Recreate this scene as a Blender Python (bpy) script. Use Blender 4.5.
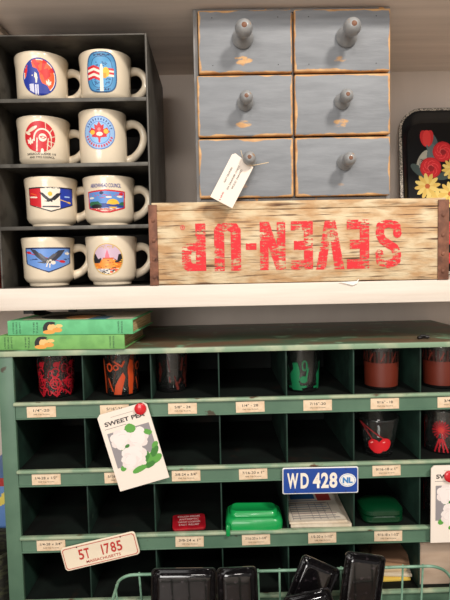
import bpy, bmesh, math, random
import numpy as np
from mathutils import Vector, Matrix
random.seed(7)
for o in list(bpy.data.objects): bpy.data.objects.remove(o)
COL = bpy.context.scene.collection

# ------------------------------------------------------------------ camera
F = 520.0; D = 0.839
PITCH = math.atan(36/F); YAW = math.atan(8/F); ROLL = math.radians(1.15)
fwd = Vector((math.sin(YAW)*math.cos(PITCH), math.cos(YAW)*math.cos(PITCH), -math.sin(PITCH)))
rt = fwd.cross(Vector((0, 0, 1))).normalized(); upv = rt.cross(fwd)
cr = rt*math.cos(ROLL) - upv*math.sin(ROLL)
cu = rt*math.sin(ROLL) + upv*math.cos(ROLL)
CAMP = Vector((0, -D, 0))
cd = bpy.data.cameras.new('camera'); cam = bpy.data.objects.new('camera', cd); COL.objects.link(cam)
m = Matrix.Identity(4)
for i in range(3):
    m[i][0] = cr[i]; m[i][1] = cu[i]; m[i][2] = -fwd[i]; m[i][3] = CAMP[i]
cam.matrix_world = m
cd.sensor_fit = 'VERTICAL'; cd.sensor_height = 36; cd.lens = 36*F/600; cd.clip_start = .01
bpy.context.scene.camera = cam
def P(px, py, y=0.0):
    """the place in the shop, on the upright plane at depth y, seen at a photo pixel"""
    d = fwd*F + cr*(px-225) - cu*(py-300)
    return CAMP + d*((y+D)/d.y)

# ------------------------------------------------------------------ light and exposure
sc = bpy.context.scene
sc.view_settings.view_transform = 'Standard'; sc.view_settings.look = 'None'
sc.view_settings.gamma = 1; sc.view_settings.use_curve_mapping = False
sc.view_settings.exposure = -0.3
w = bpy.data.worlds.new('world'); sc.world = w; w.use_nodes = True
w.node_tree.nodes['Background'].inputs[0].default_value = (1, .95, .9, 1)
w.node_tree.nodes['Background'].inputs[1].default_value = .24
def area(name, loc, target, size, power, col):
    l = bpy.data.lights.new(name, 'AREA'); l.size = size; l.energy = power; l.color = col
    o = bpy.data.objects.new(name, l); COL.objects.link(o); o.location = loc
    o.rotation_euler = (Vector(target)-Vector(loc)).to_track_quat('-Z', 'Y').to_euler()
area('unseen_overhead_light', (1.15, -1.85, 1.85), (.02, 0, 0), .36, 76, (1, .93, .85))
area('unseen_overhead_light', (-1.3, -2.6, 1.9), (0, 0, -.1), .5, 18, (1, .95, .9))  # unseen fill added opposite the key
area('unseen_overhead_light', (.1, -3.2, 2.0), (0, 0, -.1), .3, 22, (1, .94, .88))  # small unseen lamp added for specular highlights
area('added_front_fill', (-.9, -3.5, .45), (0, 0, -.05), 1.5, 72, (1, .96, .92))  # broad low fill added in front to lighten the wall under the shelf

# ------------------------------------------------------------------ helpers
def lin(c):
    return tuple((x/255/12.92 if x/255 <= .04045 else ((x/255+.055)/1.055)**2.4) for x in c)
MC = {}
def M(name, c, rough=.5, metal=0, c2=None, scale=12, stretch=(1, 1, 1), lo=.4, hi=.6, c3=None, scale3=30,
      stretch3=(1, 1, 1), lo3=.6, hi3=.66, bump=0, bscale=None, spec=.5, coat=0, detail=6):
    if name in MC: return MC[name]
    m = bpy.data.materials.new(name); m.use_nodes = True; MC[name] = m
    nt = m.node_tree; N = nt.nodes; L = nt.links; b = N['Principled BSDF']
    b.inputs['Base Color'].default_value = (*lin(c), 1); b.inputs['Roughness'].default_value = rough
    b.inputs['Metallic'].default_value = metal; b.inputs['Specular IOR Level'].default_value = spec
    b.inputs['Coat Weight'].default_value = coat
    tc = N.new('ShaderNodeTexCoord')
    def noise(sc_, st, det=detail):
        mp = N.new('ShaderNodeMapping'); mp.inputs['Scale'].default_value = st
        L.new(tc.outputs['Object'], mp.inputs[0])
        n = N.new('ShaderNodeTexNoise'); n.inputs['Scale'].default_value = sc_; n.inputs['Detail'].default_value = det
        L.new(mp.outputs[0], n.inputs['Vector']); return n
    def ramp(fac, a, z, ca, cb):
        r = N.new('ShaderNodeMapRange'); r.inputs[1].default_value = a; r.inputs[2].default_value = z
        L.new(fac, r.inputs[0])
        x = N.new('ShaderNodeMix'); x.data_type = 'RGBA'; L.new(r.outputs[0], x.inputs[0])
        for s_, cc in ((6, ca), (7, cb)):
            if hasattr(cc, 'is_linked') or hasattr(cc, 'links'): L.new(cc, x.inputs[s_])
            else: x.inputs[s_].default_value = (*lin(cc), 1)
        return x.outputs[2]
    out = None
    if c2:
        n = noise(scale, stretch); out = ramp(n.outputs[0], lo, hi, c, c2)
    if c3:
        n3 = noise(scale3, stretch3); out = ramp(n3.outputs[0], lo3, hi3, out or c, c3)
    if out: L.new(out, b.inputs['Base Color'])
    if bump:
        nb = noise(bscale or scale*2, stretch); bp = N.new('ShaderNodeBump'); bp.inputs['Strength'].default_value = bump
        bp.inputs['Distance'].default_value = .002
        L.new(nb.outputs[0], bp.inputs['Height']); L.new(bp.outputs[0], b.inputs['Normal'])
    return m
def ink(c, rough=.45):
    return M('ink_%02x%02x%02x' % tuple(c), c, rough)
def link(o, parent):
    COL.objects.link(o)
    if parent: o.parent = parent
    return o
def tag(o, label, cat, group=None, kind=None):
    if label: o['label'] = label
    if cat: o['category'] = cat
    if group: o['group'] = group
    if kind: o['kind'] = kind
    return o
def thing(name, label, cat, loc=(0, 0, 0), rot=(0, 0, 0), group=None):
    o = bpy.data.objects.new(name, None); o.empty_display_size = .02
    COL.objects.link(o); o.location = loc; o.rotation_euler = rot
    return tag(o, label, cat, group)
class B:
    def __init__(s): s.bm = bmesh.new()
    def _add(s, t, mat=None):
        if mat is not None: bmesh.ops.transform(t, matrix=mat, verts=t.verts)
        me = bpy.data.meshes.new('t'); t.to_mesh(me); t.free(); s.bm.from_mesh(me); bpy.data.meshes.remove(me)
        return s
    def box(s, x0, x1, y0, y1, z0, z1, bev=0, seg=2, mat=None):
        t = bmesh.new(); bmesh.ops.create_cube(t, size=1)
        for v in t.verts:
            v.co = Vector(((x0+x1)/2+v.co.x*(x1-x0), (y0+y1)/2+v.co.y*(y1-y0), (z0+z1)/2+v.co.z*(z1-z0)))
        if bev: bmesh.ops.bevel(t, geom=list(t.edges), offset=bev, segments=seg, affect='EDGES', profile=.5)
        return s._add(t, mat)
    def lathe(s, prof, n=40, mat=None):
        t = bmesh.new(); rings = []
        for r, z in prof:
            if r < 1e-6: rings.append([t.verts.new((0, 0, z))])
            else: rings.append([t.verts.new((r*math.cos(2*math.pi*i/n), r*math.sin(2*math.pi*i/n), z)) for i in range(n)])
        for a, b in zip(rings, rings[1:]):
            for i in range(n):
                j = (i+1) % n
                if len(a) == 1 and len(b) == 1: continue
                if len(a) == 1: t.faces.new((a[0], b[j], b[i]))
                elif len(b) == 1: t.faces.new((a[i], a[j], b[0]))
                else: t.faces.new((a[i], a[j], b[j], b[i]))
        bmesh.ops.recalc_face_normals(t, faces=t.faces)
        return s._add(t, mat)
    def tube(s, pts, r, n=10, closed=False, rs=None, flat=1.0):
        pts = [Vector(p) for p in pts]; t = bmesh.new(); rings = []; K = len(pts); prev = None
        for i, p in enumerate(pts):
            a = pts[i-1] if (i or closed) else p; b = pts[(i+1) % K] if (i < K-1 or closed) else p
            d = (b-a).normalized()
            if prev is None:
                ref = Vector((0, 1, 0)) if abs(d.y) < .9 else Vector((1, 0, 0))
                u = (ref - d*ref.dot(d)).normalized()
            else: u = (prev - d*prev.dot(d)).normalized()
            prev = u; v = d.cross(u); rr = rs[i] if rs else r
            rings.append([t.verts.new(p+(u*math.cos(2*math.pi*k/n)+v*math.sin(2*math.pi*k/n)*flat)*rr) for k in range(n)])
        for i in range(K if closed else K-1):
            a, b = rings[i], rings[(i+1) % K]
            for k in range(n): t.faces.new((a[k], a[(k+1) % n], b[(k+1) % n], b[k]))
        if not closed: t.faces.new(rings[0][::-1]); t.faces.new(rings[-1])
        bmesh.ops.recalc_face_normals(t, faces=t.faces)
        return s._add(t)
    def loft(s, loops, mp, cap0=True, cap1=True):
        """rounded-rectangle rings (w, h, r, depth) joined; mp maps (u, v, depth) to xyz"""
        t = bmesh.new(); rings = []
        for (w_, h_, r_, d_) in loops: rings.append([t.verts.new(mp(u, v, d_)) for u, v in rrect(w_, h_, r_)])
        n = len(rings[0])
        for a, b in zip(rings, rings[1:]):
            for k in range(n): t.faces.new((a[k], a[(k+1) % n], b[(k+1) % n], b[k]))
        if cap0: t.faces.new(rings[0][::-1])
        if cap1: t.faces.new(rings[-1])
        bmesh.ops.recalc_face_normals(t, faces=t.faces)
        return s._add(t)
    def prism(s, poly, d0, d1, mp):
        t = bmesh.new()
        a = [t.verts.new(mp(u, v, d0)) for u, v in poly]; b = [t.verts.new(mp(u, v, d1)) for u, v in poly]; n = len(poly)
        t.faces.new(a); t.faces.new(b[::-1])
        for k in range(n): t.faces.new((a[k], b[k], b[(k+1) % n], a[(k+1) % n]))
        bmesh.ops.recalc_face_normals(t, faces=t.faces)
        return s._add(t)
    def build(s, name, mat, parent=None, smooth=True, loc=None, rot=None, label=None):
        me = bpy.data.meshes.new(name); s.bm.to_mesh(me); s.bm.free()
        if smooth:
            me.shade_smooth()
            try: me.set_sharp_from_angle(angle=math.radians(38))
            except Exception: pass
        me.materials.append(mat)
        o = link(bpy.data.objects.new(name, me), parent)
        if loc: o.location = loc
        if rot: o.rotation_euler = rot
        if label: o['label'] = label
        return o
def rrect(w_, h_, r_, k=6):
    r_ = min(r_, w_/2-1e-5, h_/2-1e-5); out = []
    for cx, cy, a0 in ((w_/2-r_, h_/2-r_, 0), (-w_/2+r_, h_/2-r_, 90), (-w_/2+r_, -h_/2+r_, 180), (w_/2-r_, -h_/2+r_, 270)):
        for i in range(k+1):
            a = math.radians(a0+90*i/k); out.append((cx+r_*math.cos(a), cy+r_*math.sin(a)))
    return out
FRONT = lambda u, v, d: (u, d, v)      # upright, facing -y
FLAT = lambda u, v, d: (u, v, d)       # lying, facing up
def smoothpath(pts, n=6):
    pts = [Vector(p) for p in pts]; out = []
    for i in range(len(pts)-1):
        p0 = pts[max(i-1, 0)]; p1 = pts[i]; p2 = pts[i+1]; p3 = pts[min(i+2, len(pts)-1)]
        for k in range(n):
            t = k/n
            out.append(.5*((2*p1)+(p2-p0)*t+(2*p0-5*p1+4*p2-p3)*t*t+(3*p1-p0-3*p2+p3)*t**3))
    out.append(pts[-1]); return out
def text(body, w_, h_, mat, parent, mp, bold=0.0, name='lettering', flip=False, thick=0):
    """lettering fitted into w x h, centred; mp maps (u, v) to xyz in the parent's space"""
    cv = bpy.data.curves.new('t', 'FONT'); cv.body = body; cv.offset = bold; cv.resolution_u = 4
    o = bpy.data.objects.new('t', cv); COL.objects.link(o)
    dg = bpy.context.evaluated_depsgraph_get(); me = bpy.data.meshes.new_from_object(o.evaluated_get(dg))
    bpy.data.objects.remove(o); me.name = name
    xs = [v.co.x for v in me.vertices]; ys = [v.co.y for v in me.vertices]
    x0, x1, y0, y1 = min(xs), max(xs), min(ys), max(ys)
    for v in me.vertices:
        u = ((v.co.x-x0)/(x1-x0)-.5)*w_; q = ((v.co.y-y0)/(y1-y0)-.5)*h_
        if flip: u, q = -u, -q
        v.co = Vector(mp(u, q))
    me.materials.clear(); me.materials.append(mat)
    return link(bpy.data.objects.new(name, me), parent)
class Canvas:
    """a print: cells of a fine grid, each in one ink, laid on a surface"""
    def __init__(s, x0, x1, y0, y1, cell):
        s.x0, s.y0, s.c = x0, y0, cell
        s.nx = int(round((x1-x0)/cell)); s.ny = int(round((y1-y0)/cell))
        gx = x0+(np.arange(s.nx)+.5)*cell; gy = y0+(np.arange(s.ny)+.5)*cell
        s.X, s.Y = np.meshgrid(gx, gy); s.I = -np.ones(s.X.shape, int); s.cols = []
        s.clip = None
    def put(s, mask, c):
        if c is None: k = -1
        else:
            if c not in s.cols: s.cols.append(c)
            k = s.cols.index(c)
        if s.clip is not None: mask = mask & s.clip
        s.I[mask] = k
    def ell(s, cx, cy, rx, ry, c, rot=0):
        a = math.radians(rot); dx = s.X-cx; dy = s.Y-cy
        u = dx*math.cos(a)+dy*math.sin(a); v = -dx*math.sin(a)+dy*math.cos(a)
        mk = (u/rx)**2+(v/ry)**2 <= 1
        s.put(mk, c); return mk
    def poly(s, pts, c):
        mk = np.zeros(s.X.shape, bool); n = len(pts)
        for i in range(n):
            (xa, ya), (xb, yb) = pts[i], pts[(i+1) % n]
            if ya == yb: continue
            cond = (ya > s.Y) != (yb > s.Y)
            mk ^= cond & (s.X < (xb-xa)*(s.Y-ya)/(yb-ya)+xa)
        s.put(mk, c); return mk
    def rect(s, x0, x1, y0, y1, c):
        mk = (s.X >= x0) & (s.X <= x1) & (s.Y >= y0) & (s.Y <= y1); s.put(mk, c); return mk
    def line(s, pts, wd, c):
        for (xa, ya), (xb, yb) in zip(pts, pts[1:]):
            L2 = (xb-xa)**2+(yb-ya)**2+1e-12
            t = np.clip(((s.X-xa)*(xb-xa)+(s.Y-ya)*(yb-ya))/L2, 0, 1)
            s.put((s.X-xa-t*(xb-xa))**2+(s.Y-ya-t*(yb-ya))**2 <= (wd/2)**2, c)
    def ring(s, cx, cy, rx, ry, wd, c, a0=0, a1=360):
        n = 28; s.line([(cx+rx*math.cos(math.radians(a0+(a1-a0)*i/n)), cy+ry*math.sin(math.radians(a0+(a1-a0)*i/n))) for i in range(n+1)], wd, c)
    def specks(s, x0, x1, y0, y1, n, wd, c):
        for _ in range(n):
            x = random.uniform(x0, x1); y = random.uniform(y0, y1); s.line([(x, y), (x+wd, y)], wd*.8, c)
    def build(s, name, parent, mp, run=3, rough=.4, label=None, mats=None):
        vid = {}; vs = []; fs = []; mi = []
        def V(i, j):
            if (i, j) not in vid:
                vid[(i, j)] = len(vs); vs.append(mp(s.x0+i*s.c, s.y0+j*s.c))
            return vid[(i, j)]
        for j in range(s.ny):
            i = 0
            while i < s.nx:
                k = s.I[j, i]
                if k < 0: i += 1; continue
                e = i+1
                while e < s.nx and s.I[j, e] == k and e-i < run: e += 1
                fs.append((V(i, j), V(e, j), V(e, j+1), V(i, j+1))); mi.append(k); i = e
        me = bpy.data.meshes.new(name); me.from_pydata(vs, [], fs)
        for c in s.cols: me.materials.append(ink(c, rough))
        me.polygons.foreach_set('material_index', mi); me.update()
        o = link(bpy.data.objects.new(name, me), parent)
        if label: o['label'] = label
        return o

# ------------------------------------------------------------------ materials
WALL = M('warm_grey_painted_wall', (216, 202, 190), .7, c2=(200, 186, 174), scale=2.5, stretch=(3, 1, 1), lo=.3, hi=.7)
UPPER = M('grey_brown_underside_board', (232, 220, 210), .6, c2=(212, 200, 190), scale=5, stretch=(.6, 8, 1), lo=.3, hi=.7)
WHITE = M('cream_white_painted_wood', (232, 221, 208), .45, c2=(221, 208, 194), scale=9, stretch=(.5, 4, 9), lo=.35, hi=.65, bump=.12)
GREEN = M('worn_green_enamel', (78, 108, 88), .45, c2=(92, 122, 100), scale=14, lo=.35, hi=.65, c3=(66, 58, 42), scale3=34, lo3=.66, hi3=.7, bump=.08)
GREENIN = M('shaded_green_enamel_inside', (16, 24, 20), .75, spec=.2, c2=(11, 13, 11), scale=16, lo=.4, hi=.62, c3=(28, 22, 17), scale3=22, lo3=.62, hi3=.7)  # green enamel darkened almost to black, bin shade put into the colour
DECK = M('rusty_green_top', (74, 94, 72), .42, c2=(104, 82, 62), scale=11, stretch=(1, 2, 1), lo=.42, hi=.6, c3=(118, 152, 122), scale3=26, lo3=.6, hi3=.68, bump=.1)
EDGE = M('rubbed_green_edge', (132, 158, 130), .45, c2=(170, 180, 150), scale=25, stretch=(1, 1, 1), lo=.45, hi=.6, c3=(98, 70, 50), scale3=44, stretch3=(.5, 1, 1), lo3=.64, hi3=.69)
GALV = M('dark_galvanised_steel', (74, 71, 66), .5, .45, c2=(100, 97, 90), scale=14, stretch=(2, 2, 1), lo=.35, hi=.7, c3=(56, 52, 48), scale3=30, lo3=.56, hi3=.7, bump=.06)
GALVIN = M('shaded_steel_inside', (52, 46, 41), .55, .4, c2=(68, 62, 56), scale=18, stretch=(1, 2, 1), lo=.4, hi=.7)  # rack steel in a darker copy, inside shade put into the colour
CREAM = M('cream_glazed_stoneware', (232, 216, 190), .22, coat=.4)
WOODC = M('weathered_crate_wood', (190, 150, 106), .75, c2=(218, 198, 162), scale=34, stretch=(.6, 1, 1.6), lo=.40, hi=.62,
          c3=(96, 66, 44), scale3=120, stretch3=(.14, 1, 2.8), lo3=.55, hi3=.66, bump=1.0, bscale=90, detail=9)
RUST = M('rusty_iron_strap', (112, 74, 58), .7, .3, c2=(146, 98, 76), scale=60, lo=.4, hi=.65, c3=(70, 46, 38), scale3=45, lo3=.56, hi3=.66, bump=.4)
GREYP = M('grey_milk_paint', (134, 136, 138), .6)
KNOBM = M('grey_painted_knob', (132, 133, 134), .38, c2=(150, 150, 149), scale=60, lo=.4, hi=.6, c3=(166, 128, 92), scale3=60, lo3=.68, hi3=.74, coat=.2)
BARE = M('rubbed_bare_wood', (214, 160, 98), .6, c2=(170, 120, 74), scale=70, lo=.4, hi=.7)
CARD = M('aged_cream_card', (232, 208, 178), .8, c2=(214, 184, 150), scale=60, lo=.45, hi=.65)
PAPER = M('cream_paper', (240, 226, 212), .7)
INKD = ink((44, 38, 38)); 
WIRE = M('pale_green_coated_wire', (128, 166, 142), .4, c2=(104, 142, 118), scale=60, lo=.45, hi=.6)
BLACK = M('glossy_black_glass', (14, 12, 14), .08, spec=.7, coat=.6, c2=(58, 50, 54), scale=160, lo=.6, hi=.76)
PINRED = M('red_plastic_pin', (206, 24, 36), .3, coat=.4)
DARKM = M('dark_steel', (38, 36, 36), .5, .5)
def glass_mat():
    m = bpy.data.materials.new('clear_glass'); m.use_nodes = True; b = m.node_tree.nodes['Principled BSDF']
    b.inputs['Transmission Weight'].default_value = .994; b.inputs['Roughness'].default_value = .02; b.inputs['IOR'].default_value = 1.45
    b.inputs['Base Color'].default_value = (.93, .95, .94, 1); return m
GLASS = glass_mat()
def worn_paint(name, hw, hh, c, c2, bare, bare2, seed, pat=1.0):
    """painted board rubbed through to the wood along its edges; half sizes hw x hh about the object's origin"""
    m = bpy.data.materials.new(name); m.use_nodes = True; nt = m.node_tree; N = nt.nodes; L = nt.links; b = N['Principled BSDF']
    b.inputs['Roughness'].default_value = .6
    tc = N.new('ShaderNodeTexCoord'); sp = N.new('ShaderNodeSeparateXYZ'); L.new(tc.outputs['Object'], sp.inputs[0])
    def mth(op, a, b_=None, c_=None):
        n = N.new('ShaderNodeMath'); n.operation = op
        for i, v in enumerate((a, b_, c_)):
            if v is None: continue
            if isinstance(v, (int, float)): n.inputs[i].default_value = v
            else: L.new(v, n.inputs[i])
        return n.outputs[0]
    def noise(s_, st=(1, 1, 1), off=0):
        mp = N.new('ShaderNodeMapping'); mp.inputs['Scale'].default_value = st; mp.inputs['Location'].default_value = (seed+off, seed*2, 0)
        L.new(tc.outputs['Object'], mp.inputs[0]); n = N.new('ShaderNodeTexNoise'); n.inputs['Scale'].default_value = s_; n.inputs['Detail'].default_value = 5
        L.new(mp.outputs[0], n.inputs['Vector']); return n.outputs[0]
    dx = mth('SUBTRACT', hw, mth('ABSOLUTE', sp.outputs[0])); dz = mth('SUBTRACT', hh, mth('ABSOLUTE', sp.outputs[2]))
    d = mth('MINIMUM', dx, dz)
    thr = mth('MULTIPLY_ADD', noise(30), .0132, -.0038)
    wear = mth('MULTIPLY', mth('SUBTRACT', thr, d), 900)
    # a rubbed patch low on the face, under the knob
    px_ = mth('DIVIDE', mth('ADD', sp.outputs[0], .004), .016); pz = mth('DIVIDE', mth('ADD', sp.outputs[2], hh*.62), .008)
    rr = mth('ADD', mth('MULTIPLY', px_, px_), mth('MULTIPLY', pz, pz))
    patch = mth('MULTIPLY', mth('SUBTRACT', mth('MULTIPLY', noise(70, (1, 1, 2.2), 4), pat*3.2), mth('ADD', rr, pat*.9)), 3)
    w_ = mth('MAXIMUM', wear, patch); cl = N.new('ShaderNodeClamp'); L.new(w_, cl.inputs[0])
    def mix(f, a, b_):
        x = N.new('ShaderNodeMix'); x.data_type = 'RGBA'; L.new(f, x.inputs[0])
        for s_, v in ((6, a), (7, b_)):
            if isinstance(v, tuple): x.inputs[s_].default_value = (*lin(v), 1)
            else: L.new(v, x.inputs[s_])
        return x.outputs[2]
    mr = N.new('ShaderNodeMapRange'); mr.inputs[1].default_value = .35; mr.inputs[2].default_value = .7; L.new(noise(16, (1, 1, 5), 1), mr.inputs[0])
    mr2 = N.new('ShaderNodeMapRange'); mr2.inputs[1].default_value = .35; mr2.inputs[2].default_value = .7; L.new(noise(50, (1, 1, 2), 2), mr2.inputs[0])
    col = mix(cl.outputs[0], mix(mr.outputs[0], c, c2), mix(mr2.outputs[0], bare, bare2))
    L.new(col, b.inputs['Base Color'])
    bp = N.new('ShaderNodeBump'); bp.inputs['Strength'].default_value = .25; bp.inputs['Distance'].default_value = .002
    L.new(noise(45, (1, 1, 5), 3), bp.inputs['Height']); L.new(bp.outputs[0], b.inputs['Normal'])
    return m
def worn_red():
    m = bpy.data.materials.new('worn_red_stencil_paint'); m.use_nodes = True; nt = m.node_tree; N = nt.nodes; L = nt.links; b = N['Principled BSDF']
    b.inputs['Base Color'].default_value = (*lin((226, 44, 48)), 1); b.inputs['Roughness'].default_value = .7
    tc = N.new('ShaderNodeTexCoord'); mp = N.new('ShaderNodeMapping'); mp.inputs['Scale'].default_value = (.5, 1, 2.6); L.new(tc.outputs['Object'], mp.inputs[0])
    n = N.new('ShaderNodeTexNoise'); n.inputs['Scale'].default_value = 75; n.inputs['Detail'].default_value = 6; L.new(mp.outputs[0], n.inputs['Vector'])
    r = N.new('ShaderNodeMapRange'); r.inputs[1].default_value = .41; r.inputs[2].default_value = .51; r.inputs[3].default_value = .1; r.inputs[4].default_value = .95
    L.new(n.outputs[0], r.inputs[0]); L.new(r.outputs[0], b.inputs['Alpha']); return m
REDW = worn_red()

# ------------------------------------------------------------------ setting
wb = B().box(-1.3, 1.5, .30, .36, -.75, 1.1).build('wall_back', WALL, smooth=False); tag(wb, None, None, kind='structure')
fl = B().box(-2.6, 2.8, -4.2, .36, -.79, -.75).build('floor', M('pale_wood_floor', (190, 180, 168), .5, c2=(172, 160, 148), scale=6, stretch=(1, 6, 1)), smooth=False); tag(fl, None, None, kind='structure')

# wide low display table the cabinet and basket stand on (below the frame)
tb = thing('display_table', 'low wooden display table carrying the green cabinet and the wire basket', 'table', (0, 0, -.75))
TT = -.612
B().box(-.9, .9, -.45, .295, .118, -.75*0+.138, .002).build('tabletop', M('brown_table_wood', (104, 78, 56), .5, c2=(84, 62, 44), scale=8, stretch=(1, 6, 1)), tb)
for x in (-.86, .86):
    for y in (-.41, .25): B().box(x-.02, x+.02, y-.02, y+.02, 0, .118, .002).build('leg', MC['brown_table_wood'], tb)

# shelves on the wall
sh = thing('wall_shelf', 'thick cream white wooden shelf holding the mugs and the old crate', 'shelf', (0, 0, -.0325))
B().box(-.62, .95, 0, .30, -.036, 0, .0015).build('shelf_board', WHITE, sh)
for x in (-.315, .62):
    B().box(x-.008, x+.008, .03, .298, -.044, -.0365).tube([(x, .05, -.04), (x, .297, -.085)], .006).box(x-.008, x+.008, .29, .2995, -.095, -.036).build('bracket', DARKM, sh, smooth=False)
us = thing('wall_shelf', 'greyish upper shelf above the little drawers, seen from underneath', 'shelf', (0, 0, .4035))
B().box(-.62, .95, -.046, .30, 0, .03, .001).build('shelf_board', UPPER, us)
for x in (-.358, .66):
    B().box(x-.009, x+.009, -.04, .299, -.012, -.0002, .001).build('bracket', M('pale_bracket', (206, 190, 172), .5), us, label='pale shelf bracket')

# ------------------------------------------------------------------ green bolt cabinet
DIV = M('shaded_green_divider', (34, 60, 49), .6, spec=.3, c2=(22, 38, 32), scale=20, lo=.4, hi=.65, c3=(52, 70, 58), scale3=60, lo3=.68, hi3=.74)  # green enamel darkened for the shade inside the bins, side panels too
cab = thing('parts_cabinet', 'old green metal hardware cabinet with rows of open bins and paper bin labels', 'cabinet', (0, 0, TT+.612-.612))
cab.location = (0, 0, 0)
X0 = -.3321; CW = .1108; NC = 7; XR = X0+CW*NC
RT = [-.218, -.331, -.4435, -.5545]           # bin floors
for xa, xb in ((-.357, X0), (XR, XR+.025)):
    B().box(xa, xb, -.002, .0055, TT, -.1345, .0012).build('corner_post', GREEN, cab)
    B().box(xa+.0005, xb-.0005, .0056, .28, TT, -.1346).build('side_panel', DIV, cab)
B().box(-.360, XR+.028, -.004, .296, -.1345, -.1325, .0006).build('top_panel', DECK, cab)
B().box(-.358, XR+.026, -.0052, .0, -.1425, -.1335, .0015).build('top_edge', EDGE, cab)
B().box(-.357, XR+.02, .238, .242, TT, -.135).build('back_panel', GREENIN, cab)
for z in RT:
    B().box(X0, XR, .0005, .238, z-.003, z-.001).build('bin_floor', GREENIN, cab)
    B().box(X0+.0005, XR-.0005, -.001, .0012, z-.027, z-.0035).build('front_rail', GREEN, cab)
    B().box(X0-.002, XR+.002, -.0055, .003, z-.0055, z, .0018).build('rail_edge', EDGE, cab)
    B().box(X0, XR, -.003, .002, z-.0285, z-.0262, .0006).build('rail_foot', GREEN, cab)
tops = [-.1425]+[z-.0285 for z in RT[:-1]]
for r_ in range(4):
    for k in range(1, NC):
        x = X0+CW*k
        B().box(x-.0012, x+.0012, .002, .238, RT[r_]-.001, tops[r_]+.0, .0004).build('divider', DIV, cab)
B().box(-.357, XR+.025, -.001, .0, TT, RT[3]-.0285).build('plinth', GREEN, cab)
LT = [['1/4"-20', '5/16"-24', '5/8" - 24', '1/4" - 28', '7/16"-20', '9/16" - 18', '3/4"-16'],
      ['1/4-28 x 1/2"', '5/16-24 x 1"', '3/8-24 x 3/4"', '7/16-20 x 1"', None, '9/16-18 x 1"', None],
      ['1/4-28 x 3/4"', None, '3/8-24 x 1"', '7/16-20 x 1-1/4"', '1/2-20 x 1-1/2"', '9/16-18 x 1-1/2"', None]]
for r_ in range(3):
    for k in range(7):
        if LT[r_][k] is None: continue
        x = X0+CW*(k+.5)+(-.013 if k == 0 else -.005)+(.003*r_); wl = .047; z = RT[r_]-.0162
        if r_ == 0 and k == 1: x += .0
        y = -.0021; rr = random.uniform(-.02, .02)
        lb = B().box(-wl/2, wl/2, 0, .0007, -.009, .009).build('bin_label', CARD, cab, smooth=False, loc=(x, y, z), rot=(0, rr, 0))
        text(LT[r_][k], .026 if r_ == 0 else .036, .0045, INKD, lb, lambda u, v: (u, -.0002, v+.0025), bold=.01)
        text('SAE Cap Screws', .026, .0026, INKD, lb, lambda u, v: (u, -.0002, v-.0042))

# ------------------------------------------------------------------ mug rack and mugs
XL, XRt, SZ = -.345, -.1015, -.0325
rk = thing('steel_bin_rack', 'dark galvanised steel rack of four open shelves filled with mugs', 'rack', (0, 0, SZ))
top = .3615-SZ
B().box(XL, XL+.003, 0, .25, 0, top, .0008).build('side_panel', GALV, rk)
B().box(XRt-.003, XRt, 0, .25, 0, top, .0008).build('side_panel', GALV, rk)
B().box(XL+.003, XRt-.003, 0, .25, top-.0025, top, .0008).build('top_panel', GALV, rk)
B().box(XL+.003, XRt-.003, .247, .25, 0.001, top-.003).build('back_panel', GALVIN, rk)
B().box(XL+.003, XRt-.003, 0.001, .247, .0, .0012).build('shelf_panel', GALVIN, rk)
MZ = [.2645-SZ, .1640-SZ, .0660-SZ]
for z in MZ:
    B().box(XL+.003, XRt-.003, .0005, .247, z-.002, z, .0006).box(XL+.003, XRt-.003, 0, .002, z-.006, z, .0005).build('shelf_panel', GALV, rk)
def mug_profile(kind):
    if kind == 'diner':
        return [(0, 0), (.030, 0), (.0318, .0015), (.0325, .0055), (.0375, .0092), (.0405, .0150), (.0410, .040), (.0415, .062), (.0428, .073), (.0432, .0785), (.0424, .0805), (.0405, .0805), (.0393, .078), (.0377, .057), (.0368, .018), (.032, .011), (0, .010)]
    return [(0, 0), (.033, 0), (.0362, .002), (.0380, .007), (.0388, .03), (.0388, .078), (.0394, .0855), (.0386, .0875), (.0372, .0875), (.0362, .085), (.035, .018), (.03, .011), (0, .010)]
def mug(px, base_z, y, label, kind='diner', hang=12):
    prof = mug_profile(kind)
    # px: the middle of the body
    p = P(px, 300, y); s0 = P(px, 200, y)
    x = (p.x+(s0.x-p.x)*((base_z+.04-p.z)/(s0.z-p.z)))
    t = thing('mug', label, 'mug', (x, y, base_z), (0, 0, 0), 'cream souvenir mugs in the steel rack')
    B().lathe(prof, 56).build('body', CREAM, t)
    R = prof[6][0] if kind == 'diner' else .0388
    if kind == 'diner': pts = [(R-.003, 0, .062), (R+.010, 0, .0645), (R+.020, 0, .060), (R+.0255, 0, .049), (R+.023, 0, .036), (R+.012, 0, .023), (R-.003, 0, .017)]
    else: pts = [(R-.003, 0, .072), (R+.012, 0, .076), (R+.024, 0, .070), (R+.029, 0, .055), (R+.024, 0, .036), (R+.011, 0, .020), (R-.003, 0, .013)]
    sp = smoothpath(pts, 6); n = len(sp)
    rs = [.0062+.0022*abs(2*i/(n-1)-1)**3 for i in range(n)]
    h = B().tube(sp, .006, 14, rs=rs).build('handle', CREAM, t); h.rotation_euler = (0, 0, math.radians(hang))
    outer = [(z, r) for r, z in prof[:prof.index(max(prof, key=lambda q: q[1]))]]
    zs = [a for a, _ in outer]; rs_ = [b for _, b in outer]
    view = math.degrees(math.atan2(-x, y+D))       # the side that faces the customer
    def wrap(a_deg, zc):
        def f(u, v):
            z = zc+v; R_ = float(np.interp(z, zs, rs_)); a = math.radians(a_deg+view)+u/R_
            return ((R_+.0005)*math.sin(a), -(R_+.0005)*math.cos(a), z)
        return f
    return t, wrap
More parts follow.
